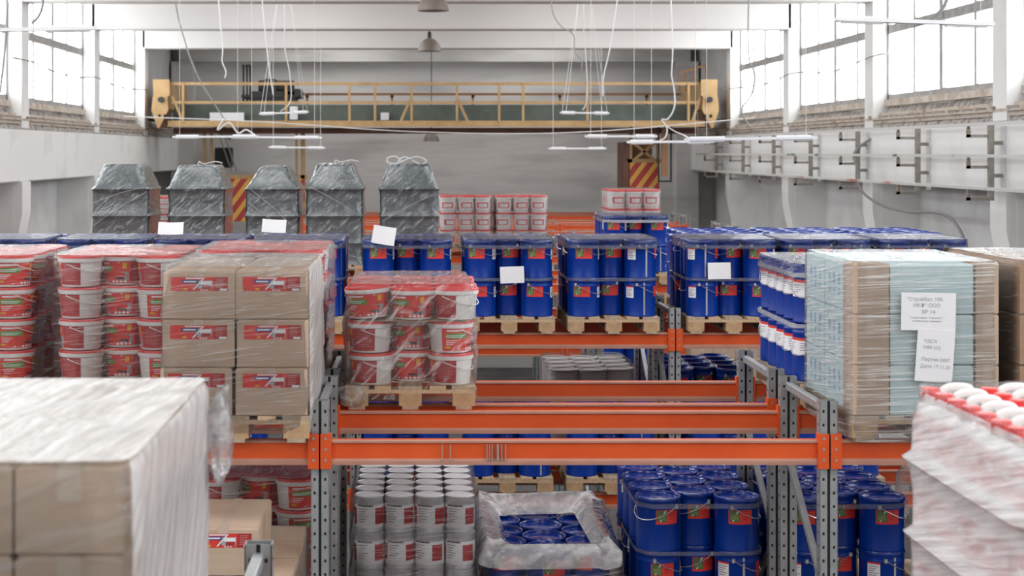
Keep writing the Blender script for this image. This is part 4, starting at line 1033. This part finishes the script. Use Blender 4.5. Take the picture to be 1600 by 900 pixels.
# ------------------------------------------------------------------ fifth and seventh rows, upper level
pallet(2.66, 19.2, LV1, 'wooden pallet under blue pails below white pails')
drums(2.66, 19.22, LV1, 'fifth row, below white pails')
strap(2.66, 19.22, LV1+.144+.60, 'white band around the fifth row pails', m='bandw')
shell(2.66, 19.22, LV1+.144, .80, 1.0, [(.59,.004),(.66,.006),(.685,.0)], 'clear film cap over the fifth row pails', 'film_clear', r=.15, amp=.006, top='film_clear', topz=.682, nseg=40, name='stretch_film')
def tubs(x, y, z, where, layers, zs=1.0):
    for L in range(layers):
        for j in range(4):
            for k in range(3):
                if L < layers-1 and j and k == 1: continue
                o = place('tubpail', mk_tubpail, (x-.266+k*.266+jit(.004), y+.13+j*.28, z+.144+L*.252*zs), R(jit(30)), f"red lidded clear pail, layer {['one','two','three','four'][L]} from below, {['front','second','third','rear'][j]} {['left','middle','right'][k]}, {where}", 'red lidded clear pails')
                o.scale.z = zs
    h = .252*zs*layers
    shell(x, y, z+.1, .80, 1.13, [(0,.006),(.05,.01)]+[q for L in range(layers) for q in ((.05+.252*zs*L+.17*zs, .008), (.05+.252*zs*(L+1)-.02, .016))]+[(h+.05,.0)], f'clear stretch film around the red lidded pails, {where}', 'film', r=.12, amp=.008, seed=x, topz=h+.054, nseg=48)
for x, w, L, zs in ((.76, 'stack beside the grey stacks', 3, 1.03), (1.61, 'stack before the orange beams', 3, 1.03), (3.34, 'stack below the striped cab board', 3, 1.15)):
    pallet(x, 24.4, LV1, f'wooden pallet under red lidded clear pails, {w}')
    tubs(x, 24.4, LV1, w, L, zs)
pallet(-3.85, 24.4, LV1, 'wooden pallet under red pails glimpsed between grey stacks')
tubs(-3.85, 24.4, LV1, 'glimpsed between grey stacks', 3)

# ------------------------------------------------------------------ wrapped grey stacks of the sixth row
def greystack(u0, u1, label, seed, top=1.0, tilt=0, ropes=0, topw=.62, hgt=1.28):
    y = 20.5; w = (u1-u0)*y/2500; x = ((u0+u1)/2-650)*y/2500
    pallet(x, y-.04, LV1, f'wooden pallet under the {label.split(",")[0]}')
    t = thing('wrapped_stack', label, 'wrapped stack', (x, y, LV1+.144), 0, 'grey wrapped stacks')
    d = 1.0; H = hgt; b = MB(); n = 72; zs = []
    z = 0.0
    layers = [.0, .28, .625, .97]
    for i in range(3):
        h0, h1 = layers[i], layers[i+1]
        for q in (0, .06, .2, .5, .8, .94): zs.append((h0+(h1-h0)*q, (.012 if q in (0,) else (-.001 if q in (.06,.94) else -.008))))
    zs.append((.97, .016))
    for q in (.1, .3, .55, .8, .93, 1.0): zs.append((.97+(H-.97)*q, -(w*.5*(1-topw))*(q**.95)+(.0 if q < 1 else -.02)))
    vs = []
    for zz, o in zs:
        per = slab(-w/2-o, w/2+o, -o, d+o, .07, 18)
        for k, p in enumerate(per):
            nn = noise.noise(Vector((p[0]*4+seed*5, p[1]*4, zz*7)))*.016+noise.noise(Vector((p[0]*14+seed*5, p[1]*14, zz*16)))*.006
            l = math.hypot(p[0], p[1]-d/2) or 1
            vs.append((p[0]+p[0]/l*nn+tilt*zz, p[1]+(p[1]-d/2)/l*nn, zz+nn*.5))
    m = len(zs)
    b.add(vs, [(k*n+i, k*n+(i+1)%n, k*n+n+(i+1)%n, k*n+n+i) for k in range(m-1) for i in range(n)]+[tuple((m-1)*n+i for i in range(n))])
    b.build('tub_stack', 'tub', t, ang=50)
    f = MB(); vs2 = []
    for q, (zz, o) in enumerate(zs):
        o2 = o+.012 if o > -.02 else o+.02
        per = slab(-w/2-o2, w/2+o2, -o2, d+o2, .07, 18)
        for k, p in enumerate(per):
            nn = noise.noise(Vector((p[0]*5+seed*3, p[1]*5+9, zz*6)))*.022
            l = math.hypot(p[0], p[1]-d/2) or 1
            vs2.append((p[0]+p[0]/l*max(nn,-.004)+tilt*zz, p[1]+(p[1]-d/2)/l*max(nn,-.004), zz+nn*.4+(.01 if q > m-4 else 0)))
    f.add(vs2, [(k*n+i, k*n+(i+1)%n, k*n+n+(i+1)%n, k*n+n+i) for k in range(m-1) for i in range(n)]+[tuple((m-1)*n+i for i in range(n))])
    f.build('film_wrap', 'film_grey', t, ang=60)
    g = MB()
    for k in range(2):
        a = rnd.random(); x0 = -w/2+w*.15*a; x1 = w/2-w*.15*a
        z0 = .25+.9*rnd.random(); z1 = z0+rnd.choice([-1,1])*(.25+.25*rnd.random())
        z1 = max(.1, min(z1, 1.0)); z0 = min(z0, 1.0)
        g.tube(smooth([(x0, -.035, z0), ((x0+x1)/2, -.04, (z0+z1)/2+.02), (x1, -.035, z1)], 5), .0035, 4)
    g.build('film_cords', 'bandw', t)
    if ropes == 2:
        r_ = MB().tube(smooth([(-.05,.3,H-.01),(-.16,.3,H+.10),(-.27,.3,H+.09),(-.28,.3,H+.03),(-.15,.28,H+.015),(.0,.26,H+.08),(.12,.27,H+.10),(.22,.28,H+.05),(.16,.28,H),(.05,.28,H+.05),(-.06,.3,H+.1),(-.14,.3,H+.04),(-.1,.3,H)], 5), .011, 6)
        r_.build('rope', 'cablew', t)
    elif ropes: MB().tube(smooth([(-.02,.3,H-.01),(.0,.3,H+.05),(.06,.3,H+.02),(.2,.3,H+.05),(.3,.3,H+.03)], 4), .008, 6).build('rope', 'cablew', t)
    return t
greystack(144, 231, 'grey film wrapped stack nearest the left wall, with tapered top', 1, tilt=.0)
greystack(263, 350, 'grey film wrapped stack second from the left wall, in front of striped guard', 2, ropes=1, hgt=1.27)
greystack(383, 465, 'slumped dark film wrapped stack with narrow leaning top', 3, topw=.42, tilt=.01, hgt=1.26)
greystack(479, 566, 'grey film wrapped stack standing in full view behind the pails', 4, ropes=1, topw=.56, hgt=1.29)
greystack(594, 684, 'grey film wrapped stack with looped white rope on top', 5, ropes=2, topw=.66, hgt=1.28)

# ------------------------------------------------------------------ blurred loads of the nearest row
# cartons in thick film
pallet(-1.02, 3.5, LV0, 'wooden pallet under the blurred film wrapped cartons')
ZN = EYE-.672
for L in range(5):
    for j in range(3):
        for k in range(4):
            if L < 4 and j == 1 and k in (0,1,2): continue
            if L < 2 and j: continue
            if k == 0 and L < 3: continue
            place('cartonN', mk_carton(.236, .418, .192, art=False), (-.752-(3-k)*.242+jit(.004), 3.475+j*.425, ZN-.198*(5-L)-.006), R(jit(1)), f"plain carton in blurred stack, {['bottom','second','third','fourth','top'][L]} layer, {['front','middle','rear'][j]} row, {['fourth','third','second','first'][k]} from the aisle", 'plain cartons in the blurred stack')
shell(-1.115, 3.465, ZN-1.0, .985, 1.275, [(0,.006),(.15,.012),(.4,.012),(.6,.012),(.79,.012),(.81,.02),(.98,.014),(1.0,.004)], 'thick streaky stretch film over the blurred carton stack', 'film_near', r=.035, amp=.012, seed=71, topz=1.004, top='film_near_top', nseg=96, m2='film_near_side')
shell(-.575, 4.66, ZN-.30, .02, .16, [(0,-.004),(.04,.012),(.12,.022),(.2,.012),(.27,-.006)], 'loose crumpled film tail hanging behind the blurred cartons', 'film_tail', r=.02, amp=.04, seed=77, nseg=28, freq=12, tops=False, name='film_tail')
# jerrycans
XJ, YJ = 1.86, 4.84
pallet(XJ+.38, YJ-.02, LV0, 'wooden pallet under the blurred white jerrycans')
for L in range(3):
    for j in range(8):
        for k in range(4):
            if L < 2 and k > 0 and j > 0: continue
            place('jerrycan', mk_jerrycan, (XJ+.105+k*.215+jit(.005), YJ+.075+j*.142+jit(.005), LV0+.144+L*.272), R(180+jit(4)), f"white red capped jerrycan, {RN3[L]} layer, {['first','second','third','fourth','fifth','sixth','seventh','last'][j]} in depth, {['first','second','third','fourth'][k]} from the aisle", 'white red capped jerrycans')
for L in (1, 2): tag(MB().box(0, .86, .0, 1.14, 0, .006).build('layer_card', 'card', loc=(XJ, YJ, LV0+.144+L*.272-.009)), f"cardboard sheet between {['','bottom and middle','middle and top'][L]} jerrycan layers", 'cardboard sheet')
shell(XJ+.425, YJ, LV0+.1, .86, 1.14, [(0,.012),(.06,.02),(.18,.012),(.285,.02),(.312,.045),(.34,.02),(.45,.014),(.555,.02),(.585,.045),(.615,.02),(.72,.01),(.80,.0),(.835,-.02)], 'thick milky stretch film around the jerrycans, ridged between layers', 'film_can', r=.05, amp=.014, seed=81, tops=False, nseg=110, freq=5)
shell(XJ+.425, YJ, LV0+.1, .86, 1.14, [(.80,-.005),(.855,.0),(.868,-.012)], 'twisted film rim above the jerrycan handles', 'film', r=.05, amp=.02, seed=83, tops=False, nseg=80, freq=7, name='stretch_film')
